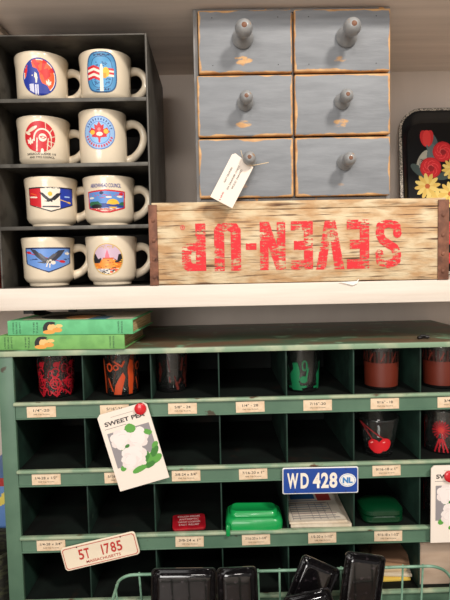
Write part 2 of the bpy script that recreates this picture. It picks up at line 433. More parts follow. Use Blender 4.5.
BL = (28, 50, 150); RD = (204, 34, 44); OR = (236, 92, 44); WH = (236, 224, 206); LB = (74, 142, 190); DB = (24, 36, 84)
YE = (236, 186, 58); BK = (30, 28, 34); GN = (46, 104, 72); PK = (216, 160, 178)
def fleur(c, x, y, s, col):
    c.ell(x, y+.1*s, .28*s, .9*s, col); c.ell(x-.5*s, y+.1*s, .22*s, .5*s, col, 25); c.ell(x+.5*s, y+.1*s, .22*s, .5*s, col, -25)
    c.rect(x-.7*s, x+.7*s, y-.45*s, y-.2*s, col)
def cell_map(wrap, sx, sy): return lambda u, v: wrap(u*sx, v*sy)
G = .018
# top left: hooded blue figure on orange oval
t, wr = mug(42.5, SZ+MZ[0], .062, 'cream mug on the top rack shelf with a hooded blue figure on an orange oval', hang=16)
c = Canvas(-1, 1, -1, 1, G); mk = c.ell(0, 0, 1, 1, BL); c.clip = mk; c.ell(0, 0, .93, .93, WH); c.ell(0, 0, .88, .88, OR)
for a in (20, 60, 100, 150): c.poly([(.1, .1), (.95*math.cos(math.radians(a)), .95*math.sin(math.radians(a))), (.95*math.cos(math.radians(a+16)), .95*math.sin(math.radians(a+16)))], (214, 44, 40))
c.poly([(.0, .3), (.5, .5), (.66, .1), (.3, -.2), (.2, .1)], (208, 40, 38)); c.poly([(-.34, .8), (.1, .72), (-.1, .52)], (214, 44, 40)); c.poly([(-.75, .6), (-.5, .7), (-.55, .2), (-.8, .1)], (214, 48, 40))
c.poly([(-.66, .9), (-.46, .92), (-.36, .5), (-.12, .42), (.0, .2), (.04, -.1), (.14, -.34), (.44, -.46), (.62, -.8), (.3, -1), (-.6, -1), (-1, -.5), (-1, -.2), (-.80, 0), (-.70, .3)], BL)
c.poly([(-.26, .24), (-.14, .16), (-.10, -.05), (-.15, -.34), (-.22, -.34), (-.24, -.06), (-.29, -.04)], WH); c.rect(-.42, -.37, .02, .1, WH)
c.poly([(-.60, -.40), (-.33, -.38), (-.31, -.88), (-.56, -.74)], (206, 206, 226)); c.rect(-.26, -.06, -.96, -.42, (214, 212, 228)); c.rect(-.17, -.14, -.96, -.42, BL); fleur(c, .52, -.3, .2, WH)
c.build('printed_emblem', t, cell_map(wr(-6, .041), .0270, .0290))
# top right: blue rounded badge with flags
t, wr = mug(106, SZ+MZ[0], .058, 'cream mug on the top rack shelf with a tall blue badge and striped flags', hang=16)
c = Canvas(-1, 1, -1, 1, G); mk = (np.abs(c.X)**3.2+np.abs(c.Y)**3.2) <= 1; c.put(mk, (34, 84, 130)); c.clip = mk
c.put((np.abs(c.X/.93)**3.2+np.abs(c.Y/.94)**3.2) <= 1, LB); c.put((np.abs(c.X/.72)**3+np.abs(c.Y/.78)**3) <= 1, (34, 84, 130)); c.put((np.abs(c.X/.68)**3+np.abs(c.Y/.75)**3) <= 1, (84, 156, 204))
c.specks(-.55, .55, .8, .88, 26, .05, DB); c.specks(-.5, .5, -.88, -.8, 20, .05, DB); c.specks(-.4, .4, .3, .5, 14, .06, (40, 90, 140)); c.specks(-.5, -.1, -.6, -.3, 14, .06, (40, 90, 140)); c.specks(.2, .5, -.6, -.3, 12, .06, (40, 90, 140))
for i in range(5): c.poly([(-.95, .28-.13*i), (-.5, .36-.13*i), (-.12, .22-.13*i), (-.12, .09-.13*i), (-.5, .23-.13*i), (-.95, .15-.13*i)], RD if i % 2 == 0 else WH)
for i in range(4): c.rect(.35, .8, -.2+.1*i, -.1+.1*i, RD if i % 2 else WH)
c.ell(.28, 0, .22, .25, YE); c.rect(.08, .3, -.3, -.05, (220, 150, 40)); c.rect(-.12, .1, -.95, -.05, WH); c.ell(0, .1, .1, .3, WH)
c.build('printed_emblem', t, cell_map(wr(-9, .045), .0245, .0315))
# second row left: red feathered head
t, wr = mug(44.5, SZ+MZ[1], .062, 'cream mug on the second rack shelf with a red round feathered head emblem', hang=16)
c = Canvas(-1, 1, -1.45, 1, G); c.ell(0, 0, 1, 1, RD)
for i, a in enumerate((-52, -30, -4, 24, 58)):
    ra = math.radians(a); c.line([(.58*math.cos(ra)+.1, .58*math.sin(ra)), (1.05*math.cos(ra+.16), 1.05*math.sin(ra+.16))], .06, None)
c.ell(-.45, .5, .38, .12, None, 30); c.ell(-.75, .25, .2, .1, None, -30); fleur(c, -.6, -.3, .26, WH)
c.ring(.2, -.12, .55, .62, .1, WH, 10, 190); c.ell(.22, -.1, .36, .4, RD); c.ell(.2, -.05, .25, .26, WH); c.poly([(.02, .02), (.2, .06), (.44, -.02), (.3, -.14), (.1, -.1)], RD); c.ell(.22, -.04, .09, .05, WH)
c.line([(-.15, -.1), (-.2, -.9)], .08, WH); c.line([(.55, -.1), (.45, -.85)], .08, None); c.line([(.75, .1), (.72, -.6)], .07, None); c.ell(.1, -.6, .2, .22, RD)
c.ell(.15, -.95, .1, .2, WH)
c.build('printed_emblem', t, cell_map(wr(-10, .047), .0245, .0245))
f = wr(-8, .0165)
text('SASSACUS LODGE 110', .046, .0035, INKD, t, lambda u, v: f(u, v+.0035), bold=.012)
text('AND TWO COUNCIL', .040, .0032, INKD, t, lambda u, v: f(u+.001, v-.0015), bold=.012)
# second row right: maple leaf, straight sided mug
t, wr = mug(103.5, SZ+MZ[1], .052, 'straight sided cream mug with a red maple leaf in a pale blue ring', 'straight', hang=16)
c = Canvas(-1, 1, -1, 1, G); c.ell(0, 0, 1, 1, (92, 128, 200)); c.ell(0, 0, .95, .95, (150, 186, 226)); c.ell(0, 0, .68, .68, (92, 128, 200)); c.ell(0, 0, .64, .64, (140, 186, 228))
for a in range(195, 345, 12): ra = math.radians(a); c.ell(.81*math.cos(ra), .81*math.sin(ra), .055, .09, (196, 70, 90), a+90)
for a in range(20, 160, 12): ra = math.radians(a); c.ell(.81*math.cos(ra), .81*math.sin(ra), .04, .08, (70, 90, 150), a+90)
c.poly([(0, .66), (.14, .42), (.3, .5), (.26, .2), (.5, .32), (.56, .18), (.66, .06), (.44, -.12), (.48, -.24), (.08, -.3), (.05, -.6), (-.05, -.6), (-.08, -.3), (-.48, -.24), (-.44, -.12), (-.66, .06), (-.56, .18), (-.5, .32), (-.26, .2), (-.3, .5), (-.14, .42)], RD)
c.ell(-.42, .02, .15, .14, YE); c.ell(.42, .08, .15, .14, YE); c.ell(.02, -.08, .2, .12, WH); c.ell(0, .2, .1, .1, (230, 120, 120))
c.build('printed_emblem', t, cell_map(wr(-9, .050), .0255, .0265))
# third row left: red white blue flap shape with bird
def bird(c, x, y, s, body, wing, head):
    c0 = c; ky = 1.75
    class K:
        def poly(_, p, q): c0.poly([(a, y+(b-y)*ky) for a, b in p], q)
        def ell(_, a, b, ra, rb, q, rot=0): c0.ell(a, y+(b-y)*ky, ra, rb*ky, q, rot)
        def line(_, p, w_, q): c0.line([(a, y+(b-y)*ky) for a, b in p], w_, q)
    c = K()
    c.poly([(x-1.1*s, y+.62*s), (x-.75*s, y+.55*s), (x-.1*s, y-.05*s), (x-.35*s, y-.2*s), (x-.7*s, y+.1*s)], wing)
    c.poly([(x+1.05*s, y+.55*s), (x+.6*s, y+.5*s), (x+.05*s, y), (x+.3*s, y-.25*s), (x+.75*s, y+.15*s)], wing)
    c.ell(x, y-.18*s, .36*s, .17*s, body, -15); c.ell(x+.27*s, y-.3*s, .14*s, .12*s, head); c.poly([(x-.2*s, y-.2*s), (x-.7*s, y-.25*s), (x-.2*s, y-.36*s)], wing)
    c.line([(x-.05*s, y-.3*s), (x-.12*s, y-.55*s)], .07*s, head); c.line([(x+.08*s, y-.35*s), (x+.06*s, y-.6*s)], .07*s, head)
t, wr = mug(52, SZ+MZ[2], .055, 'cream mug with a red, white and blue shield of a black bird in flight', hang=14)
c = Canvas(-1, 1, -1, 1, G); SHP = [(-1, .78), (1, .78), (.98, -.45), (0, -.98), (-.98, -.45)]
mk = c.poly(SHP, BK); c.clip = mk; c.poly([(-.97, .70), (.97, .70), (.95, -.42), (0, -.9), (-.95, -.42)], WH)
c.poly([(-.97, .70), (-.40, .70), (-.38, -.70), (-.95, -.42)], RD); c.poly([(.97, .70), (.38, .70), (.36, -.72), (.95, -.42)], (28, 54, 158))
c.specks(-.35, .35, .7, .75, 12, .04, WH); c.ell(-.02, .3, .09, .16, YE); c.line([(-.85, .35), (-.6, .22)], .07, OR); c.line([(-.88, .1), (-.6, .06)], .1, WH); c.line([(.6, .12), (.78, .12)], .09, (160, 190, 230))
bird(c, 0, -.02, .42, BK, BK, WH); c.line([(.35, -.1), (.85, -.32)], .05, YE); c.ell(.78, -.28, .1, .06, YE, -20); c.line([(-.3, -.6), (.3, -.6)], .1, (70, 70, 76))
c.build('printed_emblem', t, cell_map(wr(-2, .046), .039, .0225))
# third row right: sunrise landscape
t, wr = mug(109.5, SZ+MZ[2], .055, 'cream mug with blue council lettering over a red bordered sunrise scene', hang=14)
c = Canvas(-1, 1, -1, 1, G); SHP = [(-1, .85), (0, .98), (1, .85), (.97, -.55), (.2, -.92), (-.2, -.92), (-.97, -.55)]
mk = c.poly(SHP, RD); c.clip = mk; cl = c.poly([(x*.93, y*.87) for x, y in SHP], (92, 142, 206)); c.clip = cl
c.specks(-.85, .75, .45, .6, 30, .05, (190, 70, 110)); c.specks(-.4, -.1, .25, .32, 8, .05, (190, 70, 110)); c.ell(-.2, .7, .1, .13, DB); c.ell(.78, .62, .12, .12, RD)
for x, y in ((-.75, .3), (.15, .35), (.7, .4)): c.ell(x, y, .15, .08, WH)
c.rect(-1, 1, -.5, -.15, (34, 58, 130)); c.ell(.35, -.18, .3, .38, YE); c.ell(.35, -.12, .14, .2, (240, 150, 60)); c.rect(-1, 1, -.45, -.2, (40, 66, 140)); c.ell(.35, -.1, .26, .16, YE)
c.poly([(-1, -.2), (-.8, .0), (-.4, .02), (-.2, -.25), (-.2, -.35), (-1, -.35)], GN); c.poly([(1, 0), (.75, -.05), (.6, -.3), (1, -.35)], GN)
c.ell(-.5, -.42, .3, .2, BK); c.rect(-1, 1, -.95, -.55, (190, 120, 110)); c.specks(-.6, .6, -.8, -.55, 30, .07, WH); c.specks(-.6, .6, -.8, -.55, 20, .05, RD)
c.build('printed_emblem', t, cell_map(wr(-8, .039), .0325, .0195))
f = wr(-8, .0645)
text('ARROWHEAD COUNCIL', .051, .0062, ink(BL), t, lambda u, v: f(u, v), bold=.004)
# bottom row left: blue pennant with grey eagle
t, wr = mug(49, SZ+.0012, .052, 'cream mug with a light blue pennant of a dark eagle and red arrow', hang=14)
c = Canvas(-1, 1, -1, 1, G); SHP = [(-1, .92), (1, .92), (.97, -.3), (0, -.97), (-.97, -.3)]
mk = c.poly(SHP, DB); c.clip = mk; c.poly([(x*.94, y*.9-.01) for x, y in SHP], (104, 146, 214)); c.line([(-.85, .55), (.6, -.2)], .05, RD); c.ell(-.8, .55, .13, .09, RD, -25); c.ell(.55, -.15, .14, .1, RD, -20)
bird(c, .0, .12, .66, (58, 60, 72), (58, 60, 72), WH); bird(c, -.02, .14, .36, (84, 84, 94), (96, 94, 100), WH); fleur(c, .8, .45, .16, WH); c.specks(-.8, -.45, 0, .08, 10, .05, DB); c.specks(.55, .85, .0, .08, 10, .05, DB)
c.build('printed_emblem', t, cell_map(wr(-1, .044), .041, .0215))
# bottom row right: orange city view
t, wr = mug(112, SZ+.0012, .052, 'cream mug with a round gold edged picture of orange rooftops under pink sky', hang=14)
c = Canvas(-1, 1, -1, 1, G); mk = c.ell(0, 0, 1, 1, (214, 178, 104)); c.clip = c.ell(0, 0, .94, .94, (206, 178, 196))
c.specks(-.5, .5, .7, .85, 16, .06, (206, 170, 120)); c.poly([(-.18, -.05), (-.12, .3), (0, .62), (.1, .3), (.18, -.05)], (224, 110, 130))
c.poly([(-1, .4), (-.8, .35), (-.6, 0), (-.4, .1), (-.35, -.2), (-1, -.3)], BK); c.poly([(1, .35), (.7, .3), (.6, -.1), (.45, .05), (.4, -.2), (1, -.3)], BK)
c.rect(-1, 1, -.6, -.25, (226, 128, 44)); c.ell(0, -.3, .5, .4, (238, 148, 56)); c.rect(-.3, .4, 0, .1, (210, 96, 40))
for _ in range(46): x = random.uniform(-.9, .9); y = random.uniform(-.6, -.05); c.rect(x, x+.12, y, y+.05, random.choice([(250, 186, 70), (200, 90, 34), (250, 160, 60), (90, 50, 40)]))
c.rect(-1, 1, -1, -.6, (176, 172, 176)); c.specks(-.7, .7, -.9, -.62, 26, .09, WH); c.specks(.1, .7, -.85, -.6, 12, .1, OR); c.specks(-.6, .4, -.9, -.62, 14, .07, BK)
c.build('printed_emblem', t, cell_map(wr(-10, .043), .0255, .0255))

# ------------------------------------------------------------------ wooden crate
CX0, CX1, CZ0, CZ1 = -.1055, .3755, SZ, .0972
cr_ = thing('wooden_crate', 'weathered wooden bottle crate turned upside down with faded red lettering and rusty corner straps', 'crate', ((CX0+CX1)/2, 0, CZ0))
hw = (CX1-CX0)/2; H = CZ1-CZ0; CD = .215
B().box(-hw+.003, hw-.003, .001, .012, .001, H-.011, .0018).build('side_board', WOODC, cr_)
B().box(-hw+.003, hw-.003, CD-.012, CD, .001, H-.011, .0018).build('side_board', WOODC, cr_)
for s in (-1, 1):
    x = s*(hw-.0095); B().box(x-.0062, x+.0062, .0125, CD-.0125, .001, H-.011, .001).build('end_board', WOODC, cr_)
for i in range(3):
    y0 = .001+i*(CD-.001)/3
    B().box(-hw+.003, hw-.003, y0+.0006, y0+(CD-.001)/3-.0006, H-.0105, H+.0025, .0016).build('bottom_slat', WOODC, cr_)
for x, wd in ((-hw+.0062, .0125), (hw-.0085, .0165)):
    B().box(x-wd/2, x+wd/2, -.0012, .0008, -.0, H-.001, .0006).build('corner_strap', RUST, cr_)
    s = -1 if x < 0 else 1
    B().box(s*(hw)-.0012, s*(hw)+.0012, -.0012, .05, 0, H-.001, .0005).build('corner_strap', RUST, cr_)
    for z in (.014, .042, .072, .104):
        B().lathe([(.0034, 0), (.003, .0012), (.0016, .002), (0, .0022)], 12, mat=Matrix.Translation((x, -.001, z)) @ Matrix.Rotation(math.pi/2, 4, 'X')).build('rivet', RUST, cr_)
ox = (CX0+CX1)/2
GL = 1/619.8
c = Canvas(-115, 115, -32, 32, .5)
def crate_letter(ch, xa, xb, ya, yb):
    w_, h_ = xb-xa, yb-ya; cx, cz = (xa+xb)/2-292, 0
    q = lambda pts: [(cx-(u-.5)*w_, cz-(v-.5)*h_) for u, v in pts]      # the crate stands on its head
    def bar(x0, x1, y0, y1): c.poly(q([(x0, y0), (x1, y0), (x1, y1), (x0, y1)]), 'p')
    T = .37
    if ch == 'S': c.line(q([(.84, .70), (.80, .86), (.5, .92), (.2, .86), (.17, .70), (.28, .58), (.72, .43), (.83, .30), (.8, .14), (.5, .08), (.2, .14), (.16, .30)]), 8.2, 'p')
    if ch == 'E': bar(0, .42, 0, 1); bar(0, 1, 0, .19); bar(0, 1, .81, 1); bar(0, .86, .41, .59)
    if ch == 'V': c.poly(q([(0, 1), (.34, 1), (.5, .35), (.66, 1), (1, 1), (.68, 0), (.32, 0)]), 'p')
    if ch == 'N': bar(0, .34, 0, 1); bar(.66, 1, 0, 1); c.poly(q([(0, 1), (.36, 1), (1, 0), (.64, 0)]), 'p')
    if ch == '-': bar(0, 1, 0, 1)
    if ch == 'U': bar(0, T, .2, 1); bar(1-T, 1, .2, 1); c.poly(q([(0, .3), (0, .14), (.15, .02), (.5, 0), (.85, .02), (1, .14), (1, .3), (1-T, .3), (1-T, .2), (.5, .16), (T, .2), (T, .3)]), 'p')
    if ch == 'P': bar(0, .42, 0, 1); c.poly(q([(.3, 1), (.8, 1), (1, .9), (1, .52), (.8, .42), (.3, .42), (.3, .58), (.58, .6), (.62, .66), (.62, .8), (.56, .84), (.3, .84)]), 'p')
for a_ in (('P', 182, 206, 226, 273), ('U', 214.5, 241, 224.5, 272), ('-', 246, 256.5, 246, 252.5), ('N', 260, 285.5, 223, 271), ('E', 291, 313, 222, 270), ('V', 316, 344.5, 220.5, 269), ('E', 347, 369.5, 219, 268), ('S', 375.5, 402, 218, 267)):
    crate_letter(*a_)
rng = np.random.RandomState(11); ny_, nx_ = c.X.shape
def field(kx_, ky_):
    g = rng.rand(ny_+2*ky_+2, nx_+2*kx_+2); g = np.cumsum(np.cumsum(g, 0), 1)
    return ((g[2*ky_+1:, 2*kx_+1:]-g[:-2*ky_-1, 2*kx_+1:]-g[2*ky_+1:, :-2*kx_-1]+g[:-2*ky_-1, :-2*kx_-1])/((2*kx_+1)*(2*ky_+1)))[:ny_, :nx_]
def norm(f): return (f-f.mean())/f.std()
wear = norm(field(5, 1))*.6+norm(field(14, 8))*.55+norm(field(2, 0))*.35
c.I[wear > .75] = -1; sel = (c.I >= 0) & (wear > .25)
c.cols = [(218, 40, 48), (214, 98, 84)]; c.I[sel] = 1
a = P(292, 245.5); RO = math.radians(.0)
c.build('stencilled_lettering', cr_, lambda u, v: (a.x-ox+u*GL, .0004, a.z-CZ0+v*GL), run=60, rough=.7)
a = P(182.5, 227.5)
c = Canvas(-1, 1, -1, 1, .08); c.ring(0, 0, .8, .8, .25, (220, 50, 52)); c.ell(0, 0, .35, .35, (220, 50, 52))
c.build('printed_mark', cr_, lambda u, v: (a.x-ox+u*.004, .0004, a.z-CZ0+v*.004))

# ------------------------------------------------------------------ little chest of drawers on the crate
DX0, DX1, DZ0, DZ1 = -.0290, .2848, CZ1+.0002+.0025-.0042+.004, .4018
dr = thing('chest_of_drawers', 'small grey painted chest of six drawers with rubbed wooden edges standing on the crate', 'drawers', ((DX0+DX1)/2, .012, DZ0))
dw = (DX1-DX0)/2; DH = DZ1-DZ0; DD = .175
car = worn_paint('rubbed_grey_carcass', dw, DH/2, (132, 131, 130), (118, 118, 119), (206, 156, 98), (150, 108, 70), 3.3)
def cpanel(name, x0, x1, y0, y1, z0, z1):
    B().box(x0, x1, y0, y1, z0, z1, .0008).build(name, GREYC, dr)
GREYC = M('grey_carcass', (128, 127, 126), .6, c2=(146, 144, 142), scale=30, lo=.4, hi=.6, c3=(204, 152, 94), scale3=20, stretch3=(2, 2, .6), lo3=.62, hi3=.66)
cpanel('side_panel', -dw, -dw+.007, 0, DD, 0, DH); cpanel('side_panel', dw-.007, dw, 0, DD, 0, DH)
cpanel('top_panel', -dw+.007, dw-.007, 0, DD, DH-.006, DH); cpanel('bottom_panel', -dw+.007, dw-.007, 0, DD, 0, .005)
cpanel('centre_panel', -.0025, .0025, .003, DD, .005, DH-.006); cpanel('back_panel', -dw+.007, dw-.007, DD-.005, DD, .005, DH-.006)
zb = [DH-.0065, DH-.1045, DH-.2025, .0045]
zsp = [(zb[1]+.002, zb[0]), (zb[2]+.002, zb[1]-.001), (zb[3]+.001, zb[2]-.001)]
for r_ in (1, 2): cpanel('rail', -dw+.007, dw-.007, .006, DD-.006, zb[r_]-.001, zb[r_]+.002)
names = [('', '')]
knobpos = {}
for r_, (z0, z1) in enumerate(zsp):
    for k, (x0, x1) in enumerate(((-dw+.004 if r_ else -dw+.0075, -.001), (.0012, dw-.0025))):
        cx, cz = (x0+x1)/2, (z0+z1)/2; hx, hz = (x1-x0)/2-.0006, (z1-z0)/2-.0004
        wm = worn_paint('rubbed_grey_drawer', hx, hz, (136, 139, 143), (122, 125, 129), (214, 168, 114), (178, 128, 82), r_*2.7+k*5.1, (1.15, .5, .75, .8, .25, .15)[r_*2+k])
        d_ = B().box(-hx, hx, -.011, -.0004, -hz, hz, .0022, 3).build('drawer', wm, dr, loc=(cx, -.0, cz))
        s_ = 1.22 if r_ == 0 else .95
        kx, kz = {(0, 0): (-.004, .004), (0, 1): (.006, .004), (1, 0): (.0, .004), (1, 1): (-.001, .004), (2, 0): (.003, .010), (2, 1): (.003, .006)}[(r_, k)]
        prof = [(0, 0), (.0125, 0), (.0138, .0025), (.0125, .006), (.0085, .0105), (.0062, .0145), (.0064, .018), (.0088, .0215), (.0108, .0265), (.0110, .031), (.0092, .0358), (.0055, .0392), (.0030, .0400), (0, .0402)]
        kb = B().lathe([(r*s_, z*s_) for r, z in prof], 28, mat=Matrix.Translation((kx, -.0109, kz)) @ Matrix.Rotation(math.pi/2, 4, 'X')).build('knob', KNOBM, d_)
        B().lathe([(0, 0), (.0034*s_, 0), (.0028*s_, .0006), (0, .0008)], 12, mat=Matrix.Translation((kx, -.0109-.0399*s_, kz)) @ Matrix.Rotation(math.pi/2, 4, 'X')).build('screw_plug', M('brown_plug', (120, 78, 54), .6), d_)
        knobpos[(r_, k)] = (dr.location.x+cx+kx, dr.location.y-.0109, dr.location.z+cz+kz, s_)
        if r_ == 0:
            for sx in (-1, 1):
                for sz in (-1, 1):
                    B().lathe([(.0009, 0), (.0007, .0005), (0, .0006)], 8, mat=Matrix.Translation((sx*hx*.70, -.0108, sz*hz*.76)) @ Matrix.Rotation(math.pi/2, 4, 'X')).build('nail', DARKM, d_)
# price tag hung from the lower left knob
kx, ky, kz, ks = knobpos[(2, 0)]
tc_ = P(232.7, 180.2, -.022); tg = thing('price_tag', 'cream paper price tag hanging askew from the lower left drawer knob', 'tag', tc_, (math.radians(-4), math.radians(28.5), 0))
tl, tw = .078, .0385
B().prism([(-tw/2+.004, tl/2), (tw/2-.0, tl/2-.006), (tw/2, -tl/2), (-tw/2, -tl/2), (-tw/2, tl/2-.004)], 0, .0006, FRONT).build('card', PAPER, tg, smooth=False)
for i, (x, l_, h_) in enumerate(((-.010, 'NAVY DRAWERS', .026), (-.001, 'SIX DRAWER CHEST', .042), (.005, 'WOOD  PAINTED', .034))):
    text(l_, h_, .0028, INKD, tg, (lambda xo: (lambda u, v: (xo-v, -.0003, u+.004)))(x*-1 if False else x), bold=.01)
text('$ 68.00', .014, .003, ink((190, 60, 70)), tg, lambda u, v: (-.004-v, -.0003, u-.030), bold=.01)
inv = (tg.matrix_world if False else Matrix.LocRotScale(tg.location, tg.rotation_euler.to_quaternion(), None)).inverted()
def L2(p): return inv @ Vector(p)
hole = Vector((tw*.18, -.0006, tl/2-.006))
kn = Vector((kx, ky-.016*ks, kz))
loop = [hole]+[L2(kn+Vector((.0085*math.cos(a), -.001*math.sin(a*2), .0085*math.sin(a)))) for a in np.linspace(-2.2, 3.6, 14)]+[L2(kn+Vector((-.012, -.003, .014)))]
B().tube(smoothpath(loop, 3), .0005, 6).tube(smoothpath([hole, L2(kn+Vector((.004, -.006, -.010))), L2(kn+Vector((.030, -.012, -.007)))], 5), .0006, 6).build('string', M('cream_string', (226, 200, 160), .8), tg)

# ------------------------------------------------------------------ painted tray behind the crate
TY = .245
ta = P(402.5, 150, TY); tt = P(430, 106, TY)
TW, TH = .44, tt.z-SZ+.004
tr = thing('serving_tray', 'black metal serving tray painted with red roses and yellow daisies leaning on the wall', 'tray', (ta.x+TW/2, TY+.012, SZ), (math.radians(-5), 0, 0))
mpT = lambda u, v, d: (u, d, v+TH/2)
TRB = M('black_lacquered_tin', (9, 9, 11), .3, spec=.35)
B().loft([(TW-.05, TH-.05, .03, .008), (TW-.006, TH-.006, .045, -.012), (TW, TH, .05, -.013), (TW, TH, .05, -.0150), (TW-.008, TH-.008, .045, -.0155), (TW-.02, TH-.02, .04, -.0125), (TW-.05, TH-.05, .03, .005)], mpT).build('tray_body', TRB, tr)
c = Canvas(-TW/2, TW/2, 0, TH, .0012)
ring_out = np.zeros(c.X.shape, bool)
def rr_mask(w_, h_, r_):
    qx = np.abs(c.X)-(w_/2-r_); qy = np.abs(c.Y-TH/2)-(h_/2-r_)
    return (np.hypot(np.maximum(qx, 0), np.maximum(qy, 0))+np.minimum(np.maximum(qx, qy), 0)) <= r_
band = rr_mask(TW-.001, TH-.001, .0495) & ~rr_mask(TW-.011, TH-.011, .044)
rng = np.random.RandomState(3); c.put(band, (150, 142, 130)); c.put(band & (rng.rand(*c.X.shape) < .35), (60, 56, 54)); c.put(band & (rng.rand(*c.X.shape) < .25), (210, 200, 184))
c.build('speckled_border', tr, lambda u, v: (u, -.0158, v), run=2, label='silver speckled rim band')
c = Canvas(-TW/2+.03, TW/2-.03, .02, TH-.03, .0009)
def tp(px, py):
    p = P(px, py, TY+.01); return p.x-tr.location.x, p.z-SZ
SC = 520/(D+TY)
def rose(x, y, r):
    c.ell(x, y, r, r, (176, 16, 26))
    for a in range(0, 360, 45): ra = math.radians(a+20); c.ell(x+.62*r*math.cos(ra), y+.62*r*math.sin(ra), .48*r, .3*r, (206, 26, 34), a+110)
    for a in range(0, 360, 60): ra = math.radians(a); c.ring(x+.3*r*math.cos(ra), y+.3*r*math.sin(ra), .4*r, .4*r, .06*r, (232, 70, 74), a, a+120)
    c.ell(x, y, .3*r, .3*r, (150, 10, 20)); c.ring(x, y, .28*r, .28*r, .07*r, (236, 84, 84), 30, 240)
def daisy(x, y, r):
    for k, a in enumerate(range(0, 360, 30)):
        ra = math.radians(a+8); c.ell(x+.58*r*math.cos(ra), y+.58*r*math.sin(ra), .46*r, .17*r, (238, 208, 116) if k % 2 else (228, 190, 92), a+8)
    c.ell(x, y, .2*r, .2*r, (196, 96, 34))
x, y = tp(441, 160)
for (px, py, a, col) in ((428, 156, 60, (170, 166, 150)), (440, 140, 100, (74, 90, 92)), (437, 150, 80, (92, 104, 104)), (452, 172, 20, (60, 76, 70)), (424, 168, 140, (64, 80, 76)), (446, 196, 30, (60, 80, 66)), (470, 150, 60, (70, 90, 80)), (500, 170, 10, (70, 90, 80))):
    x, y = tp(px, py); c.ell(x, y, .022, .009, col, a)
x, y = tp(427, 157); c.rect(x-.006, x+.016, y-.016, y+.004, (150, 146, 134)); c.specks(x-.006, x+.014, y-.016, y+.002, 30, .0015, (50, 48, 46))
x, y = tp(433, 134)
for dx_, a in ((-.005, 12), (.005, -12), (0, 0)): c.ell(x+dx_, y, .009, .018, (206, 34, 40) if dx_ else (226, 56, 54), a)
c.line([(x, y-.016), (x+.01, y-.05)], .004, (96, 108, 108))
for px, py, r in ((449, 148, .022), (436, 165, .023), (462, 200, .02), (480, 150, .02), (500, 190, .024), (449, 232, .026), (448, 262, .022), (470, 240, .022)):
    x, y = tp(px, py); rose(x, y, r)
for px, py, r in ((458, 166, .022), (443, 200, .028), (455, 192, .026), (432, 184, .027), (480, 185, .027), (520, 160, .027), (490, 226, .025)):
    x, y = tp(px, py); daisy(x, y, r)
c.build('painted_flowers', tr, lambda u, v: (u, .0046, v), run=60, rough=.5)

# ------------------------------------------------------------------ little things on the white shelf
p = P(349, 286)
B().prism([(-.016, .003), (.012, .0045), (.016, .008), (.013, .0005), (.006, -.0025), (-.004, .0)], -.0007, 0, FRONT).build('paper_scrap', M('white_torn_paper', (244, 238, 230), .7), loc=(p.x, -.0016, SZ-.0035), smooth=False)
tag(bpy.data.objects['paper_scrap'], 'torn scrap of white paper caught on the shelf edge under the crate', 'paper')
ob = thing('storage_tin', 'orange red tin at the far left end of the shelf beside the steel rack', 'tin', (-.384, .03, SZ))
B().loft([(.062, .06, .006, 0), (.062, .06, .006, .052)], FLAT).build('tin_body', M('orange_red_tin', (196, 76, 42), .45, c2=(160, 50, 30), scale=40), ob)
B().loft([(.065, .063, .007, .0522), (.065, .063, .007, .062), (.06, .058, .006, .064)], FLAT).build('lid', M('brown_tin_lid', (120, 60, 40), .45), ob)

# ------------------------------------------------------------------ two green books on the cabinet
def book(label, lx, z, th, rot, cover, topart):
    t = thing('hardcover_book', label, 'book', (lx, .004, z), (0, 0, math.radians(rot)), 'green storybooks stacked on the cabinet')
    W_, Dp = .2065, .155
    B().box(0, W_, 0, .003, 0, th, .0012).box(0, W_, .001, Dp, 0, .0018, .0005).box(0, W_, .001, Dp, th-.0018, th, .0005).build('cover', cover, t)
    B().box(.003, W_-.004, .003, Dp-.004, .0018, th-.0018).build('pages', M('aged_page_edges', (222, 196, 150), .8, c2=(184, 152, 106), scale=60, stretch=(.3, .3, 12), lo=.4, hi=.6), t)
    c = Canvas(0, .15, 0, th, .0004); k = (30, 30, 30)
    xc = .072
    c.ell(xc-.002, th*.52, .010, th*.40, k); c.ell(xc-.008, th*.42, .005, th*.3, k)
    c.ell(xc+.002, th*.46, .0072, th*.3, (240, 190, 120)); c.ell(xc-.003, th*.2, .010, th*.14, (236, 160, 70)); c.ell(xc+.014, th*.62, .006, th*.12, (240, 196, 120)); c.ell(xc+.011, th*.34, .008, th*.16, (232, 158, 74)); c.ell(xc+.001, th*.82, .007, th*.1, k)
    c.build('spine_picture', t, lambda u, v: (u, -.0002, v), run=60)
    dk = ink((34, 70, 46))
    for (x, w_, lines) in ((.0155, .018, ('A STORY BOOK', 'FOR GIRLS', 'AND BOYS')), (.047, .014, ('THE', 'TALE')), (.186, .014, ('CHILDREN', 'PRESS'))):
        for i, s in enumerate(lines):
            n = len(lines); xx = x-(i-(n-1)/2)*-.0055
            text(s, th*.8, .0026, dk, t, (lambda xo: (lambda u, v: (xo+v*-1*-1 if False else xo-v, -.0002, u+th/2)))(xx), bold=.01)
    if topart:
        c = Canvas(0, W_, 0, Dp, .002); c.rect(.02, W_-.004, .01, Dp-.01, (226, 216, 196)); c.ell(.09, .06, .055, .045, (40, 34, 34)); c.ell(.11, .05, .028, .034, (222, 160, 104)); c.rect(.13, W_-.004, .01, .06, (86, 130, 160)); c.rect(.16, W_-.004, .01, Dp-.01, (206, 196, 176))
        c.build('cover_picture', t, lambda u, v: (u, v, th+.0003), run=60)
    return t
CG1 = M('mint_green_cloth', (104, 190, 132), .7, c2=(96, 178, 122), scale=60); CG2 = M('leaf_green_cloth', (120, 178, 98), .7, c2=(108, 164, 90), scale=60)
pb = P(0, 352.5, -.004); pt = P(7, 337, -.004)
